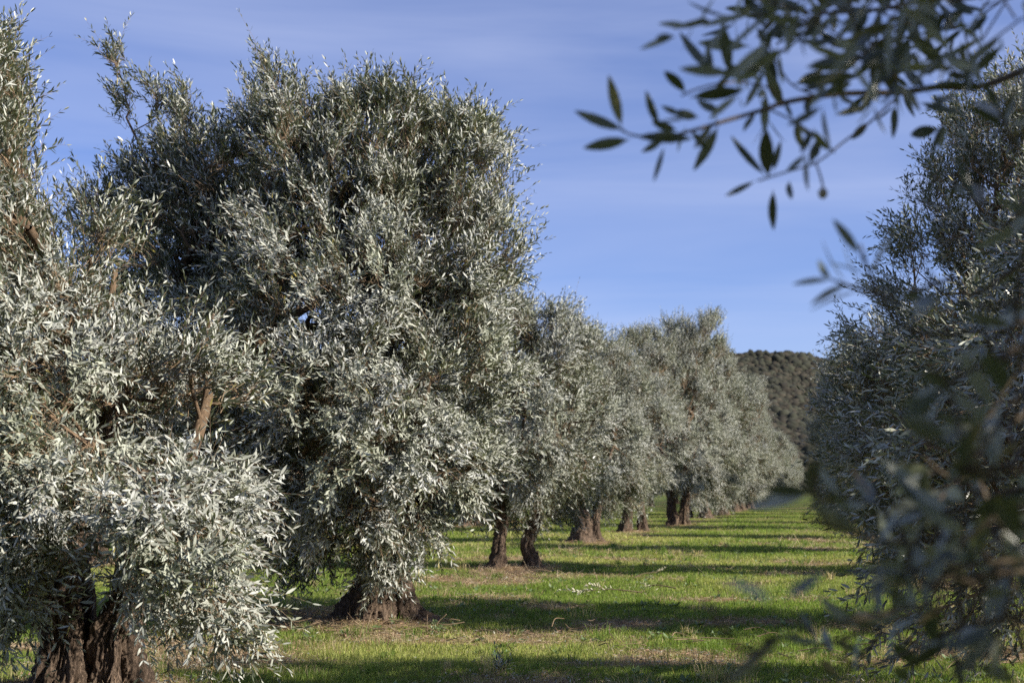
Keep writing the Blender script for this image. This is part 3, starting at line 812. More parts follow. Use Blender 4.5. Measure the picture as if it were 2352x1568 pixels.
def leaf_fine(P0, P1, nrm, wid):
    """larger leaf seen close: 7 cross sections with a fold along the midrib"""
    D = P1 - P0; L = np.linalg.norm(D); D = D / L
    nrm = nrm - D * np.dot(nrm, D); nrm = nrm / np.linalg.norm(nrm)
    S = np.cross(D, nrm)
    ss = np.array([0, 0.08, 0.25, 0.45, 0.65, 0.83, 0.94, 1.0]); ww = np.array([0.06, 0.12, 0.72, 1.0, 0.95, 0.62, 0.3, 0.02])
    sag = 0.10 * L
    V = []
    for s, w in zip(ss, ww):
        c = P0 + D * L * s - nrm * sag * (s * s - s * 0.3)
        V += [c - S * wid * w + nrm * wid * w * 0.22, c, c + S * wid * w + nrm * wid * w * 0.22]
    n = len(ss)
    Q = []
    for i in range(n - 1):
        b = i * 3
        Q += [[b + 1, b, b + 3, b + 4], [b + 2, b + 1, b + 4, b + 5]]
    return np.array(V), np.array(Q)

def branch_part(stems, leaves, mat_leaf=M_LEAF, seed=0, extra=None):
    """stems: list of (points world, r0, r1); leaves: list of (base, tip, half width)"""
    rg = np.random.default_rng(seed)
    sb = Bag()
    for pts, r0, r1 in stems:
        sb.add(*tube(np.array(pts) - B0, np.linspace(r0, r1, len(pts)), 6 * len(pts), 8, seed, lump=0.12))
    st = obj('branch', sb.mesh('branch', M_TWIG_DARK), T0)
    lbag = Bag()
    for a, b, w in leaves:
        nr = rg.normal(0, 0.3, 3) + np.array([0.0, 1.0, 0.1])
        lbag.add(*leaf_fine(np.array(a) - B0, np.array(b) - B0, nr, w))
    if extra is not None:
        for a, d, n, l, w in zip(*extra):
            lbag.add(*leaf_fine(a - B0, a + d * l - B0, n, w))
    obj('leaves', lbag.mesh('branch_leaves', mat_leaf), st)
    return st
FS = 1.5
def C3(X, Y, d): return at(1176 + X / 2, Y / 2, d * FS)

# upper branch, traced stem by stem, with depth of its own
DB = 1.85
sA = [C3(x, y, d) for x, y, d in ((500, 598, 1.69), (560, 622, 1.70), (680, 632, 1.73), (830, 600, 1.76), (960, 562, 1.78), (1170, 500, 1.82), (1260, 470, 1.84), (1500, 432, 1.9), (1780, 425, 1.95), (1960, 400, 2.0), (2160, 395, 2.05), (2420, 300, 2.1), (2750, 200, 2.1))]
end = np.array([2.2, 3.0, 3.0])
sA += [end]
sB = [C3(x, y, d) for x, y, d in ((780, 440, 1.70), (850, 410, 1.72), (950, 385, 1.74), (1060, 380, 1.78), (1180, 405, 1.82), (1255, 470, 1.84))]
sC = [C3(x, y, d) for x, y, d in ((1480, 700, 1.74), (1400, 630, 1.76), (1300, 560, 1.8), (1180, 502, 1.82))]
sD = [C3(x, y, d) for x, y, d in ((1130, 830, 1.72), (1260, 790, 1.76), (1400, 745, 1.8), (1520, 655, 1.86), (1640, 565, 1.9), (1780, 435, 1.95))]
sE = [C3(x, y, d) for x, y, d in ((1180, 200, 1.82), (1240, 330, 1.84), (1300, 400, 1.86), (1400, 440, 1.88))]
sF = [C3(x, y, d) for x, y, d in ((1340, 60, 1.75), (1480, 150, 1.8), (1620, 250, 1.9), (1740, 330, 1.93), (1790, 425, 1.95))]
sG = [C3(x, y, d) for x, y, d in ((1060, -30, 1.6), (1250, 30, 1.7), (1450, 60, 1.8), (1700, 40, 1.9), (2000, -20, 2.0), (2500, -150, 2.1))]
sH = [C3(x, y, d) for x, y, d in ((2060, 60, 1.9), (2090, 200, 1.95), (2110, 340, 2.0), (2130, 395, 2.04))]
sI = [C3(x, y, d) for x, y, d in ((1395, 745, 1.8), (1420, 820, 1.79), (1430, 870, 1.78))]
stems = [(sA, 0.0016, 0.010), (sB, 0.001, 0.0018), (sC, 0.001, 0.0018), (sD, 0.0012, 0.0028), (sE, 0.001, 0.002), (sF, 0.0012, 0.0028), (sG, 0.0012, 0.006), (sH, 0.001, 0.0025), (sI, 0.0007, 0.0009)]
LV = [(520, 600, 290, 515, 24), (545, 640, 330, 680, 26), (505, 590, 445, 350, 24), (560, 625, 830, 640, 24), (590, 640, 760, 610, 20), (680, 590, 610, 420, 20), (700, 670, 650, 840, 11),
      (800, 430, 700, 320, 25), (815, 450, 1065, 412, 28), (930, 345, 768, 160, 24), (925, 345, 890, 190, 16), (1000, 350, 968, 105, 27), (860, 540, 740, 515, 22), (950, 575, 840, 785, 25),
      (780, 530, 690, 490, 14), (965, 520, 850, 465, 22), (1135, 330, 1115, 220, 14), (1222, 380, 1170, 225, 17), (1170, 812, 1000, 632, 20), (1180, 820, 1160, 590, 34), (1200, 790, 1232, 650, 15),
      (1120, 830, 975, 905, 13), (1200, 870, 1196, 1055, 21), (1276, 830, 1276, 922, 18), (1370, 742, 1412, 650, 22), (1400, 640, 1370, 750, 16), (1290, 385, 1600, 345, 27), (1305, 390, 1420, 330, 22), (1480, 530, 1645, 485, 17),
      (1500, 432, 1580, 490, 16), (1780, 440, 1650, 240, 30), (1745, 440, 1750, 250, 38), (1768, 480, 1748, 640, 15), (1868, 470, 2060, 522, 20), (1965, 590, 1822, 622, 27), (1290, 560, 1400, 640, 14), (1290, 550, 1250, 460, 10),
      (2105, 345, 1980, 235, 22), (2105, 350, 2245, 215, 20), (2110, 360, 2000, 340, 18), (1870, 340, 1960, 290, 26), (1880, 330, 1840, 240, 14), (1560, 230, 1400, 150, 24), (1510, 180, 1300, 200, 27), (1350, 90, 1210, 180, 24), (1480, 150, 1480, 40, 26),
      (1620, 250, 1760, 170, 26), (1620, 250, 1500, 300, 24), (1700, 300, 1850, 330, 18), (1250, 30, 1110, 60, 26), (1180, 200, 1120, 130, 20), (1190, 180, 1240, 90, 20), (1100, -10, 1160, 130, 25), (1060, -20, 1130, 70, 22),
      (1430, 60, 1340, 180, 24), (1560, 40, 1600, 190, 28), (1640, 50, 1560, 160, 24), (1700, 40, 1660, 200, 26), (1560, 50, 1500, -80, 24), (1800, 20, 1790, 180, 26), (1850, 10, 1960, 120, 24), (1950, 0, 2050, 110, 24), (2060, 60, 1960, 150, 20),
      (2080, 160, 2180, 80, 20), (1250, 30, 1310, 140, 24), (1340, 60, 1240, 0, 24), (1900, 10, 1860, 120, 22), (2000, -10, 2120, 70, 24), (2000, 40, 1900, 200, 20), (1420, 440, 1560, 380, 20), (1900, 400, 1800, 330, 22), (1920, 405, 2040, 380, 18)]
LV += [(760, 600, 640, 560, 20), (820, 600, 900, 690, 18), (1060, 385, 1000, 290, 20), (700, 635, 600, 700, 18), (1300, 560, 1330, 680, 18), (1640, 560, 1560, 640, 18), (1120, 520, 1060, 600, 16), (1380, 450, 1340, 520, 20)]
rg = np.random.default_rng(5)
def depth_near(X):
    return 1.66 + (X - 300) / 1800 * 0.36
leaves = []
for bx_, by_, tx_, ty_, w in LV:
    d = depth_near(bx_)
    leaves.append((C3(bx_, by_, d), C3(tx_, ty_, d + rg.uniform(-0.03, 0.03)), w / 2 / FPX * d * FS * 1.08))
st = branch_part(stems, leaves, seed=71)
# more leaves on the thick top of that branch
top_o, top_d = [], []
for _ in range(64):
    X, Y = rg.uniform(1150, 2400), rg.uniform(-140, 190)
    if X < 1350: Y = rg.uniform(-100, 40)
    top_o.append(C3(X, Y, rg.uniform(1.5, 2.2))); top_d.append(unit(np.array([rg.uniform(-1, 0.2), rg.uniform(-0.3, 0.3), rg.uniform(-0.7, 0.5)])))
top_o, top_d = np.array(top_o), np.array(top_d)
L, S = shoot_leaves(rg, top_o, top_d, rg.uniform(0.15, 0.3, len(top_o)), step=0.045, leaf_len=0.085)
tv = [(np.array([a, (a + b) / 2, b]), 0.0012, 0.0012) for a, b in zip(S[0][:len(top_o)], S[1][:len(top_o)])]
branch_part(tv + [([end, C3(2300, -60, 1.9), C3(1900, -80, 1.85), C3(1400, -70, 1.8)], 0.006, 0.002)], [], seed=72, extra=L)
# dried olive hanging from it
def fruit(p, r, name, material, parent=T0):
    a = np.linspace(0, math.pi, 9)
    path = [np.array(p) - B0 + np.array([0, 0, r * 1.2 * math.cos(t)]) for t in a]
    V, Q, T = tube(path, [max(0.0005, r * math.sin(t)) for t in a], 18, 14, 5, lump=0.06)
    me = mk_mesh(name, V, [Q, T], material, shade=True)
    return obj(name, me, parent)
m_dry, t_, o_ = mat('dried_olive')
b_ = N(t_, 'ShaderNodeBsdfPrincipled'); nn_ = N(t_, 'ShaderNodeTexNoise'); nn_.inputs['Scale'].default_value = 60
t_.links.new(ramp(t_, nn_.outputs[0], [(0.35, (0.14, 0.10, 0.07)), (0.6, (0.62, 0.55, 0.42))]), b_.inputs['Base Color']); t_.links.new(b_.outputs[0], o_.inputs[0])
fruit(C3(1428, 888, 1.78), 0.009, 'olive_fruit', m_dry)

def C2(X, Y, d): return at(1176 + X / 2, 784 + Y / 2, d)
LOW = [(1400, 740, 1345, 520, 36, 1.7), (1395, 700, 1400, 520, 26, 1.75), (1860, 790, 2060, 670, 32, 2.3), (1730, 910, 1480, 850, 36, 2.0), (1910, 880, 1880, 560, 32, 2.1), (1620, 880, 1350, 750, 38, 1.7),
       (1440, 690, 1560, 780, 30, 1.9), (1480, 1385, 1660, 1450, 30, 2.6), (1880, 1510, 1740, 1365, 30, 2.5), (1960, 1410, 1895, 1190, 34, 2.3), (1505, 1545, 1405, 1455, 22, 2.6), (1700, 1300, 1550, 1245, 28, 2.3),
       (1820, 1570, 1755, 1475, 24, 2.6), (1480, 1290, 1650, 1290, 30, 2.2), (1240, 1370, 960, 1570, 32, 1.5), (1150, 1420, 1230, 1320, 34, 1.5), (1020, 1390, 895, 1180, 28, 1.35), (960, 1100, 1180, 1150, 36, 1.3), (1440, 1050, 1240, 1190, 24, 1.4),
       (2010, 440, 1780, 350, 46, 1.8), (2080, 570, 2130, 340, 60, 1.6), (2010, 230, 1880, 120, 40, 1.8), (2210, 650, 2000, 520, 50, 1.7), (2350, 470, 2170, 570, 50, 1.7), (2100, 820, 2330, 700, 46, 1.8),
       (2060, 960, 1850, 1030, 36, 2.0), (2200, 900, 2330, 1010, 44, 1.8), (1780, 1060, 1640, 1180, 30, 2.0), (1700, 1010, 1660, 1290, 26, 1.9), (2120, 1120, 1970, 1010, 40, 1.9), (2160, 1180, 2350, 1130, 44, 1.8), (2080, 1300, 2230, 1440, 40, 2.0),
       (2200, 1330, 2010, 1390, 40, 2.0), (2130, 1500, 2330, 1540, 36, 2.2), (1990, 1230, 1830, 1290, 30, 2.2), (1860, 1090, 1700, 1090, 30, 2.0), (2250, 250, 2190, 20, 60, 1.6), (2320, 900, 2240, 700, 50, 1.7), (1560, 590, 1690, 760, 28, 2.1), (1690, 760, 1750, 1000, 26, 2.1)]
LSTEM = [[(1345, 800, 1.75), (1450, 850, 1.8), (1560, 880, 1.85), (1730, 920, 1.95), (1950, 900, 2.0), (2400, 760, 2.1)], [(1395, 540, 1.75), (1400, 740, 1.75), (1450, 850, 1.8)],
         [(940, 1580, 1.45), (1150, 1420, 1.5), (1300, 1340, 1.55), (1600, 1270, 1.7), (1960, 1190, 1.8), (2400, 1050, 1.9)], [(1480, 1385, 2.6), (1700, 1330, 2.5), (1960, 1410, 2.4), (2400, 1250, 2.2)],
         [(1510, 1550, 2.6), (1700, 1330, 2.5)], [(1880, 1510, 2.5), (2130, 1500, 2.3), (2400, 1400, 2.2)], [(1560, 590, 2.1), (1690, 760, 2.1), (1800, 900, 2.0), (1860, 1090, 2.0), (2120, 1120, 1.95), (2400, 1000, 1.9)],
         [(1900, 100, 1.8), (2020, 240, 1.8), (2090, 560, 1.7), (2250, 640, 1.75), (2450, 600, 1.8)], [(900, 1200, 1.35), (1030, 1400, 1.4), (1160, 1420, 1.5)]]
low_pt = np.array([2.2, 2.6, 1.4])
rg = np.random.default_rng(15)
branch_part([(([C2(*q) for q in st] + ([low_pt] if st[-1][0] >= 2350 else [])), 0.0016, 0.004) for st in LSTEM],
            [(C2(a, b, d + 0.1), C2(c, e, d + rg.uniform(-0.03, 0.03)), w / 2 / FPX * d * 1.15) for a, b, c, e, w, d in LOW], seed=73)

# drooping sprays at the right edge, at their several distances
def spray(pxs, depths, seed, leaf_len=0.086, r0=0.005, side=7, spacing=0.042, root=None):
    rg = np.random.default_rng(seed)
    pts = np.array([at(px, py, max(1.9, d * FS)) for (px, py), d in zip(pxs, depths)])
    if root is not None: pts = np.vstack([pts, root])
    c = catmull(pts, 60)
    seglen = np.linalg.norm(np.diff(c, axis=0), axis=1); s = np.concatenate([[0], np.cumsum(seglen)])
    vis = s[-1]
    nsh = side
    O, D, Ln = [], [], []
    for k in range(nsh):
        f = rg.uniform(0.02, 0.85) * (vis if root is None else vis * 0.75)
        p = np.array([np.interp(f, s, c[:, i]) for i in range(3)])
        p2 = np.array([np.interp(max(0, f - 0.03), s, c[:, i]) for i in range(3)])
        dd = unit(unit(p2 - p) + rg.normal(0, 0.55, 3))
        O.append(p); D.append(dd); Ln.append(rg.uniform(0.16, 0.36))
    # the spray's own tip
    O.append(c[12]); D.append(unit(c[0] - c[12])); Ln.append(np.linalg.norm(c[0] - c[12]))
    O, D, Ln = np.array(O), np.array(D), np.array(Ln)
    L, S = shoot_leaves(rg, O, D, Ln, step=spacing, leaf_len=leaf_len, droop=0.2)
    stems = [(pts, 0.0018, r0)] + [(np.array([a, (a + b) / 2, b]), 0.002, 0.0016) for a, b in zip(S[0], S[1])]
    return branch_part(stems, [], seed=seed, extra=L)
low_end = np.array([2.2, 2.6, 1.4])
hi_end = end
SPR = [([(1925, 650), (2050, 680), (2180, 640), (2400, 560)], (1.5, 1.5, 1.55, 1.7), hi_end),
       ([(1975, 560), (2020, 680), (2100, 760), (2250, 760), (2450, 700)], (1.45, 1.45, 1.5, 1.55, 1.7), hi_end),
       ([(2240, 420), (2290, 520), (2350, 480), (2480, 350)], (1.6, 1.6, 1.65, 1.8), hi_end),
       ([(2300, 260), (2330, 330), (2400, 300), (2550, 200)], (1.6, 1.6, 1.65, 1.8), hi_end),
       ([(2150, 900), (2230, 850), (2330, 800), (2500, 700)], (1.3, 1.3, 1.35, 1.6), hi_end),
       ([(1845, 1040), (1870, 1150), (2000, 1210), (2150, 1180), (2400, 1050)], (1.05, 1.08, 1.1, 1.2, 1.5), low_end),
       ([(1960, 1260), (2060, 1180), (2180, 1080), (2330, 950), (2500, 850)], (1.25, 1.25, 1.3, 1.35, 1.6), low_end),
       ([(2060, 1350), (2150, 1270), (2260, 1160), (2400, 1040)], (1.4, 1.4, 1.4, 1.6), low_end),
       ([(1680, 1545), (1790, 1480), (1900, 1400), (2060, 1330), (2250, 1250), (2450, 1150)], (0.95, 0.97, 1.0, 1.05, 1.15, 1.4), low_end),
       ([(1700, 1340), (1790, 1360), (1900, 1340), (2050, 1300), (2250, 1240)], (0.8, 0.82, 0.86, 0.95, 1.1), low_end),
       ([(2180, 1500), (2230, 1400), (2300, 1280), (2420, 1120)], (1.5, 1.5, 1.5, 1.6), low_end),
       ([(1890, 1500), (1980, 1530), (2080, 1500), (2200, 1440), (2400, 1300)], (1.7, 1.7, 1.65, 1.6, 1.6), low_end),
       ([(2130, 640), (2230, 700), (2330, 690), (2500, 600)], (1.2, 1.2, 1.25, 1.5), hi_end),
       ([(2240, 1050), (2290, 980), (2350, 900), (2480, 800)], (1.15, 1.15, 1.2, 1.5), hi_end),
       ([(2200, 1250), (2290, 1180), (2400, 1080)], (1.1, 1.12, 1.3), low_end),
       ([(2290, 1450), (2330, 1350), (2420, 1200)], (1.2, 1.2, 1.4), low_end),
       ([(2120, 1050), (2200, 1100), (2330, 1060), (2480, 960)], (1.5, 1.5, 1.55, 1.7), low_end)]
for k, (pp, dd, rt) in enumerate(SPR):
    if k in (5, 6, 8, 9): continue
    spray(pp, dd, 200 + k, side=[1, 1, 3, 3, 3, 0, 0, 1, 0, 0, 4, 2, 3, 4, 5, 5, 3][k], root=rt)

# ------------------------------------------------------------------ wooded hill
HD = 800.0
def hill_z(x, y):
    # ridge whose crest is highest left of the lane's end
    px = W0 / 2 + x / y * FPX
    crest = np.interp(px, [-3000, -400, 500, 1100, 1500, 1720, 1800, 1888, 1990, 2200, 2700, 4200, 6000], [10, 18, 35, 62, 76, 76, 74.5, 70, 64, 50, 28, 15, 5])
    t = np.clip((y - 520) / (HD - 520), 0, 1)
    b = np.clip((1250 - y) / (1250 - HD), 0, 1)
    prof = np.where(y < HD, t ** 1.15, b ** 0.7)
    return crest * prof + (fbm(x * 0.012, y * 0.012, 61, 4) - 0.5) * 10 * prof
hx = np.arange(-900, 1100, 8.0); hy = np.arange(500, 1260, 8.0)
HX, HY = np.meshgrid(hx, hy)
HZ = hill_z(HX, HY) - 1.0 + 0.0
V = np.stack([HX, HY, HZ], -1).reshape(-1, 3)
i = (np.arange(len(hy) - 1)[:, None] * len(hx) + np.arange(len(hx) - 1)[None]).ravel()
F = np.stack([i, i + 1, i + 1 + len(hx), i + len(hx)], 1)
m, t, o = mat('hill_scrub')
tcg = N(t, 'ShaderNodeTexCoord')
n1 = N(t, 'ShaderNodeTexNoise'); n1.inputs['Scale'].default_value = 0.05; n1.inputs['Detail'].default_value = 6
t.links.new(tcg.outputs['Object'], n1.inputs[0])
bs = N(t, 'ShaderNodeBsdfPrincipled'); bs.inputs['Roughness'].default_value = 1; bs.inputs['Specular IOR Level'].default_value = 0.1
t.links.new(ramp(t, n1.outputs[0], [(0.35, (0.026, 0.025, 0.016)), (0.65, (0.045, 0.037, 0.025))]), bs.inputs['Base Color'])
t.links.new(bs.outputs[0], o.inputs[0])
obj('hill', mk_mesh('hill', V, [F], m, shade=True), kind='structure')
# evergreen scrub and low wood on it
rg = np.random.default_rng(91)
import bmesh
bm = bmesh.new(); bmesh.ops.create_icosphere(bm, subdivisions=2, radius=1.0)
iv = np.array([v.co[:] for v in bm.verts]); it = np.array([[v.index for v in f.verts] for f in bm.faces]); bm.free()
n = 46000
pxs = rg.uniform(1600, 2200, n); yy = rg.uniform(505, 850, n)
xx = (pxs - W0 / 2) / FPX * yy
zz = hill_z(xx, yy) - 1.0
sz = np.clip(rg.lognormal(0.45, 0.35, n), 0.8, 3.6) * (0.7 + 0.6 * vnoise(xx / 40, yy / 40, 3))
nz = rg.uniform(0.7, 1.3, (n, len(iv), 1))
V = iv[None] * nz * sz[:, None, None] * np.array([1, 1, 0.95]) + np.stack([xx, yy, zz + sz * 0.35], 1)[:, None, :]
F = it[None] + (np.arange(n) * len(iv))[:, None, None]
cc = np.where(rg.random((n, 1)) < 0.4, np.array([[0.036, 0.031, 0.020]]), np.array([[0.030, 0.031, 0.019]])) * rg.uniform(0.75, 1.2, (n, 1))
cc = np.repeat(cc[:, None, :], len(iv), 1) * rg.uniform(0.6, 1.4, (n, len(iv), 1))
obj('woodland', mk_mesh('woodland', V.reshape(-1, 3), [F.reshape(-1, 3)], attr_material('scrub_foliage', 0.0, 0.95), col=cc.reshape(-1, 3), shade=True),
    kind='stuff', label='brown green scrub woodland covering the distant hill', cat='woodland')

# ------------------------------------------------------------------ grass
def blades(rg, n, y0, y1, hgt, wid, exp=1.6, lean=0.5, mode='green'):
    u = rg.random(n)
    y = y0 * (y1 / y0) ** (u ** exp) if exp != 1 else y0 + (y1 - y0) * u
    x = rg.uniform(-0.40, 0.42, n) * y + rg.uniform(-1.2, 1.2, n)
    return x, y
def grass(name, n, y0, y1, hgt, wid, seed, uniform_area=True, label=''):
    rg = np.random.default_rng(seed)
    # area weighted so that nearer strips get more blades per square metre
    y = y0 * (y1 / y0) ** rg.random(n)
    x = rg.uniform(-0.41, 0.43, n) * y
    dr = dryness(x, y)
    clump = fbm(x * 1.7, y * 1.7, 14, 3)
    keep = rg.random(n) < np.clip(1.05 - 0.70 * dr, 0.12, 1)
    keep &= np.min([np.hypot(x - bx, y - by) for bx, by in ALL_BASES if by < 80], axis=0) > 0.3
    x, y, dr, clump = x[keep], y[keep], dr[keep], clump[keep]
    n = len(x)
    z = ground_h(x, y) - 0.005
    # sample the mounds too
    z += 0.08 * np.exp(-(base_dist(x, y) / 0.6) ** 2)
    sc = np.clip(y / 16.0, 0.8, 3.0)
    h = hgt * rg.uniform(0.45, 1.3, n) * (0.55 + 0.9 * clump) * (1 - 0.35 * dr) * sc ** 0.35
    w = wid * rg.uniform(0.6, 1.3, n) * sc
    a = rg.uniform(0, 6.28, n)
    ln = rg.normal(0, 0.55, (n, 2)) + 0.15
    side = np.stack([np.cos(a), np.sin(a), np.zeros(n)], 1) * w[:, None]
    B = np.stack([x, y, z], 1)
    mid = B + np.stack([ln[:, 0] * 0.25, ln[:, 1] * 0.25, np.full(n, 0.62)], 1) * h[:, None]
    tip = B + np.stack([ln[:, 0], ln[:, 1], rg.uniform(0.6, 1.0, n)], 1) * h[:, None]
    V = np.stack([B - side, B + side, mid + side * 0.8, mid - side * 0.8, tip], 1)
    st = (np.arange(n) * 5)[:, None]
    Q = np.array([[0, 1, 2, 3]]) + st; T = np.array([[3, 2, 4]]) + st
    big = fbm(x * 0.3 + 3, y * 0.3, 51, 3)[:, None]
    g1 = np.array([[0.165, 0.235, 0.035]]); g2 = np.array([[0.38, 0.375, 0.12]]); straw = np.array([[0.42, 0.33, 0.20]]); br = np.array([[0.26, 0.16, 0.10]])
    mixv = np.clip((big - 0.5) * 2.4 + 0.28 + rg.normal(0, 0.22, (n, 1)), 0, 1)
    c = g1 * (1 - mixv) + g2 * mixv
    isdry = rg.random((n, 1)) < np.clip(0.05 + 0.78 * dr[:, None] ** 0.8, 0, 0.9)
    dc = np.where(rg.random((n, 1)) < 0.65, straw, br)
    c = np.where(isdry, dc, c) * rg.uniform(0.55, 1.4, (n, 1))
    colr = np.repeat(c[:, None, :], 5, 1).reshape(-1, 3)
    return obj(name, mk_mesh(name, V.reshape(-1, 3), [Q, T], M_GRASS, col=colr), kind='stuff', label=label, cat='grass')
grass('meadow_grass', 850000, 8.5, 95, 0.060, 0.0028, 301, label='short green grass mixed with dry straw covering the orchard floor')

# taller tufts standing out of the sward
rg = np.random.default_rng(333)
nt_ = 520
ty_ = 9.2 * (40 / 9.2) ** rg.random(nt_); tx_ = rg.uniform(-0.4, 0.42, nt_) * ty_
okk = base_dist(tx_, ty_) > 0.5
tx_, ty_ = tx_[okk], ty_[okk]; k = 46
n = len(tx_) * k
cx, cy = np.repeat(tx_, k), np.repeat(ty_, k)
rr_ = rg.normal(0, 0.045, (n, 2)) * np.repeat(rg.uniform(0.6, 2.2, len(tx_)), k)[:, None]
B = np.stack([cx + rr_[:, 0], cy + rr_[:, 1], ground_h(cx, cy)], 1)
h = np.repeat(rg.uniform(0.07, 0.2, len(tx_)), k) * rg.uniform(0.5, 1.1, n)
a = rg.uniform(0, 6.28, n); wv = 0.0026 * np.clip(cy / 16, 0.8, 3)
side = np.stack([np.cos(a), np.sin(a), 0 * a], 1) * wv[:, None]
ln = rr_ * 4 + rg.normal(0, 0.3, (n, 2))
mid = B + np.stack([ln[:, 0] * 0.3, ln[:, 1] * 0.3, np.full(n, 0.62)], 1) * h[:, None]
tip = B + np.stack([ln[:, 0], ln[:, 1], rg.uniform(0.6, 1.0, n)], 1) * h[:, None]
V = np.stack([B - side, B + side, mid + side * 0.8, mid - side * 0.8, tip], 1)
st = (np.arange(n) * 5)[:, None]
tc_ = np.where(rg.random((len(tx_), 1)) < 0.35, np.array([[0.42, 0.34, 0.2]]), np.array([[0.13, 0.20, 0.035]]))
c = np.repeat(tc_, k, 0) * rg.uniform(0.6, 1.3, (n, 1))
obj('grass_tufts', mk_mesh('grass_tufts', V.reshape(-1, 3), [np.array([[0, 1, 2, 3]]) + st, np.array([[3, 2, 4]]) + st], M_GRASS, col=np.repeat(c, 5, 0)),
    kind='stuff', label='taller green and dry grass tufts standing out of the short sward', cat='grass tufts')

# straw and dry stalks lying and standing, denser where it is dry
def scatter(rg, n, y0, y1, want_dry=True, power=1.5):
    y = y0 * (y1 / y0) ** rg.random(n * 4)
    x = rg.uniform(-0.4, 0.42, n * 4) * y
    d = dryness(x, y)
    p = d ** power if want_dry else (1 - d)
    k = rg.random(n * 4) < np.clip(p + 0.03, 0, 1)
    x, y = x[k][:n], y[k][:n]
    z = ground_h(x, y) + 0.08 * np.exp(-(base_dist(x, y) / 0.6) ** 2)
    return np.stack([x, y, z], 1)
rg = np.random.default_rng(401)
P = scatter(rg, 26000, 9, 60)
n = len(P)
d = unit(np.stack([rg.normal(0, 1, n), rg.normal(0, 1, n), np.abs(rg.normal(0.1, 0.35, n))], 1))
ln = rg.uniform(0.04, 0.17, n) * np.clip(P[:, 1] / 18, 0.8, 2)
P0 = P + np.array([0, 0, 0.012]) - d * np.array([1, 1, 0.1]) * ln[:, None] * 0.3
P1 = P0 + d * ln[:, None]
wv = 0.0016 * np.clip(P[:, 1] / 14, 0.8, 4)
V, F = prisms(P0, P1, wv, wv * 0.5, 3)
c = np.where(rg.random((n, 1)) < 0.6, np.array([[0.46, 0.37, 0.24]]), np.array([[0.28, 0.18, 0.11]])) * rg.uniform(0.6, 1.3, (n, 1))
obj('straw_litter', mk_mesh('straw_litter', V, [F], attr_material('straw', 0.0, 0.9), col=np.repeat(c, 6, 0)), kind='stuff', label='dry straw and broken stalks strewn over brown patches', cat='straw litter')
# fallen olive leaves
P = scatter(rg, 16000, 9, 60, power=0.8); n = len(P)
a = rg.uniform(0, 6.28, n)
D = unit(np.stack([np.cos(a), np.sin(a), rg.normal(0.05, 0.2, n)], 1))
Nn = unit(np.stack([rg.normal(0, 0.3, n), rg.normal(0, 0.3, n), np.ones(n)], 1)); Nn = unit(Nn - D * np.sum(Nn * D, 1, keepdims=True))
L_ = rg.uniform(0.04, 0.065, n) * np.clip(P[:, 1] / 20, 1, 2)
V, Q, T = leaf_geo(P + [0, 0, 0.03], D, Nn, L_, L_ * 0.12, seg=1)
c = np.where(rg.random((n, 1)) < 0.5, np.array([[0.30, 0.19, 0.12]]), np.array([[0.30, 0.29, 0.22]])) * rg.uniform(0.6, 1.3, (n, 1))
obj('leaf_litter', mk_mesh('leaf_litter', V, [Q], attr_material('fallen_leaf', 0.0, 0.7), col=np.repeat(c, 4, 0)), kind='stuff', label='fallen brown and grey olive leaves under the rows', cat='leaf litter')
# broad leaved weeds low in the grass
P = scatter(rg, 2600, 9, 45, want_dry=False)
cl = fbm(P[:, 0] * 0.6, P[:, 1] * 0.6, 88, 3)
P = P[cl > 0.5]
n = len(P); k = 7
a = (rg.uniform(0, 6.28, (n, 1)) + np.arange(k)[None] * 2.4).ravel()
el = rg.uniform(0.15, 0.9, n * k)
D = unit(np.stack([np.cos(a), np.sin(a), el], 1))
Nn = np.array([[0, 0, 1.0]]) + rg.normal(0, 0.2, (n * k, 3)); Nn = unit(Nn - D * np.sum(Nn * D, 1, keepdims=True))
L_ = np.repeat(rg.uniform(0.035, 0.09, n), k) * rg.uniform(0.7, 1.2, n * k)
V, Q, T = leaf_geo(np.repeat(P, k, 0) + [0, 0, 0.01], D, Nn, L_, L_ * rg.uniform(0.16, 0.3, n * k), seg=3, curl=0.3)
obj('low_weeds', mk_mesh('low_weeds', V, [Q, T], M_WEED), kind='stuff', label='dark green broad leaved weeds low in the grass', cat='weeds')

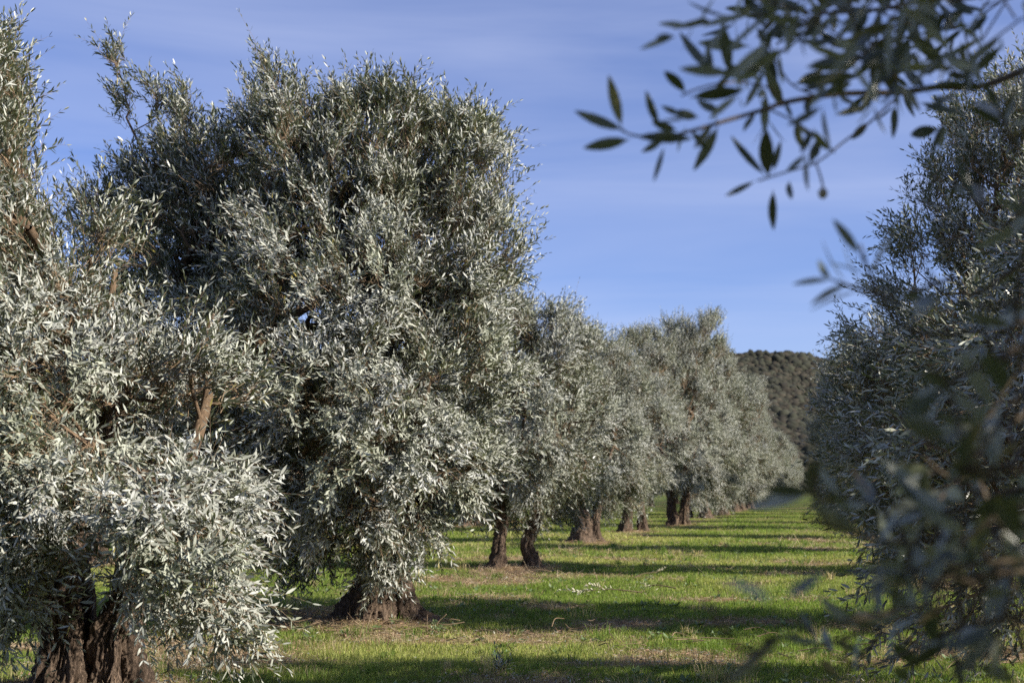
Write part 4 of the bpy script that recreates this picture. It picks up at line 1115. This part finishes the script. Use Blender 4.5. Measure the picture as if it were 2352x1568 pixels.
# ------------------------------------------------------------------ single things on the ground
def on_ground(px, py):
    p = ground_at(px, py)
    return np.array([p[0], p[1], gh(p[0], p[1])])
def little_branch(name, px, py, length, head, nside, leafmat, stemmat, label, cat, group=None, seed=0, lift=0.05, rise=0.0, leaf_len=0.06):
    rg = np.random.default_rng(seed)
    base = on_ground(px, py)
    root = empty(name, base, label, cat, group)
    dirv = np.array([math.cos(head), math.sin(head), rise])
    pts = [dirv * length * f + np.array([rg.normal(0, 0.03), rg.normal(0, 0.03), lift + 0.04 * math.sin(3 * f)]) for f in (0, 0.3, 0.6, 0.85, 1.0)]
    bag = Bag(); bag.add(*tube(pts, [0.010, 0.008, 0.006, 0.004, 0.002], 24, 7, seed, lump=0.1))
    c = catmull(np.array(pts), 30)
    O = c[rg.integers(4, 29, nside)]
    D = unit(dirv + rg.normal(0, 0.55, (nside, 3)) * np.array([1, 1, 0.6]) + [0, 0, 0.25])
    Ln = rg.uniform(0.15, 0.35, nside)
    L, S = shoot_leaves(rg, O, D, Ln, step=0.035, leaf_len=leaf_len, droop=0.15)
    tv = prisms(S[0], S[1], S[2] * 1.3, S[3] * 1.3, 4); bag.add(tv[0], tv[1])
    obj('stem', bag.mesh(name + '_stem', stemmat), root)
    L[0][:, 2] = np.maximum(L[0][:, 2], 0.02)
    V, Q, T = leaf_geo(*L, seg=3)
    obj('leaves', mk_mesh(name + '_leaves', V, [Q, T], leafmat), root)
    return root
little_branch('fallen_branch', 1480, 1362, 0.95, R(172), 9, M_DEAD, M_TWIG, 'pruned olive branch with pale dried leaves lying on the grass in mid lane', 'fallen branch', seed=501)
little_branch('fallen_branch', 1455, 1332, 0.45, R(20), 4, M_DEAD, M_TWIG, 'short pruned twig with pale leaves lying behind the longer fallen branch', 'fallen branch', seed=502, rise=0.15)
little_branch('fallen_branch', 1550, 1352, 0.5, R(160), 4, M_DEAD, M_TWIG, 'thin bare cut twig with few leaves right of the pale fallen branch', 'fallen branch', seed=503)
little_branch('fallen_branch', 740, 1330, 0.5, R(190), 5, M_DEAD, M_TWIG, 'small pale leafy twig on the grass left of the big flared trunk', 'fallen branch', seed=504)

def sucker(px, py, n, hgt, label, seed, leafmat=M_LEAF, name='olive_seedling', cat='seedling', leaf_len=0.055, group=None):
    rg = np.random.default_rng(seed)
    root = empty(name, on_ground(px, py), label, cat, group)
    O = np.zeros((n, 3)) + rg.normal(0, 0.003, (n, 3)) * [1, 1, 0]
    D = unit(np.array([0, 0, 1.0]) + rg.normal(0, 0.55, (n, 3)) * [1, 1, 0.2])
    L, S = shoot_leaves(rg, O, D, rg.uniform(0.5, 1.0, n) * hgt, step=0.03, leaf_len=leaf_len)
    tv = prisms(S[0], S[1], S[2], S[3], 4)
    obj('stem', mk_mesh(name + '_stem', tv[0], [tv[1]], M_TWIG_DARK), root)
    V, Q, T = leaf_geo(*L, seg=3)
    obj('leaves', mk_mesh(name + '_leaves', V, [Q, T], leafmat), root)
sucker(1148, 1556, 9, 0.24, 'dark leafy olive seedling sprouting from the grass at the bottom edge', 601)
sucker(1262, 1200, 4, 0.45, 'thin upright weed between the two slim trunks and the flared one', 602, M_WEED, 'tall_weed', 'weed', 0.05)
sucker(1640, 1262, 6, 0.25, 'small green weed standing on the sunlit lane', 603, M_WEED, 'tall_weed', 'weed', 0.06)
sucker(1695, 1275, 5, 0.22, 'second small green weed right of the first on the sunlit lane', 604, M_WEED, 'tall_weed', 'weed', 0.06)
sucker(640, 1440, 5, 0.3, 'thin yellowish weed stalk rising between the two near olive trees', 605, M_WEED, 'tall_weed', 'weed', 0.035)
sucker(1000, 1450, 10, 0.16, 'low dark leafy weed clump at the right foot of the flared trunk', 606, M_WEED, 'tall_weed', 'weed', 0.06)

# heaps of prunings at the trunk feet
def twig_heap(px, py, n, sx, sy, label, seed, ln=(0.2, 0.6)):
    rg = np.random.default_rng(seed)
    base = on_ground(px, py)
    O = np.stack([rg.normal(0, sx, n), rg.normal(0, sy, n), rg.uniform(0.03, 0.14, n)], 1)
    d = unit(np.stack([rg.normal(0, 1, n), rg.normal(0, 0.6, n), rg.normal(0.08, 0.16, n)], 1))
    L = rg.uniform(*ln, n)
    bag = Bag()
    for k in range(n):
        p = [O[k] - d[k] * L[k] / 2, O[k] + rg.normal(0, 0.03, 3), O[k] + d[k] * L[k] / 2]
        p = [np.array([q[0], q[1], max(q[2], 0.01)]) for q in p]
        bag.add(*tube(p, [0.005, 0.004, 0.002], 9, 5, seed + k))
    o = obj('twig_heap', bag.mesh('twig_heap', M_TWIG), kind='stuff', label=label, cat='twigs')
    o.location = base
twig_heap(1140, 1322, 46, 0.42, 0.25, 'tangle of bare prunings at the foot of the two slim trunks', 701)
twig_heap(860, 1452, 40, 0.4, 0.2, 'thin bare prunings around the foot of the big flared trunk', 702, (0.12, 0.4))
twig_heap(1440, 1470, 30, 1.3, 0.9, 'few bare twigs lying scattered over the shaded mid lane', 703, (0.12, 0.35))
twig_heap(2230, 1520, 60, 0.6, 0.5, 'dry twigs and prunings littering the ground at the lower right', 704, (0.1, 0.4))

print('verts', sum(len(m.vertices) for m in bpy.data.meshes), 'objects', len(bpy.data.objects))
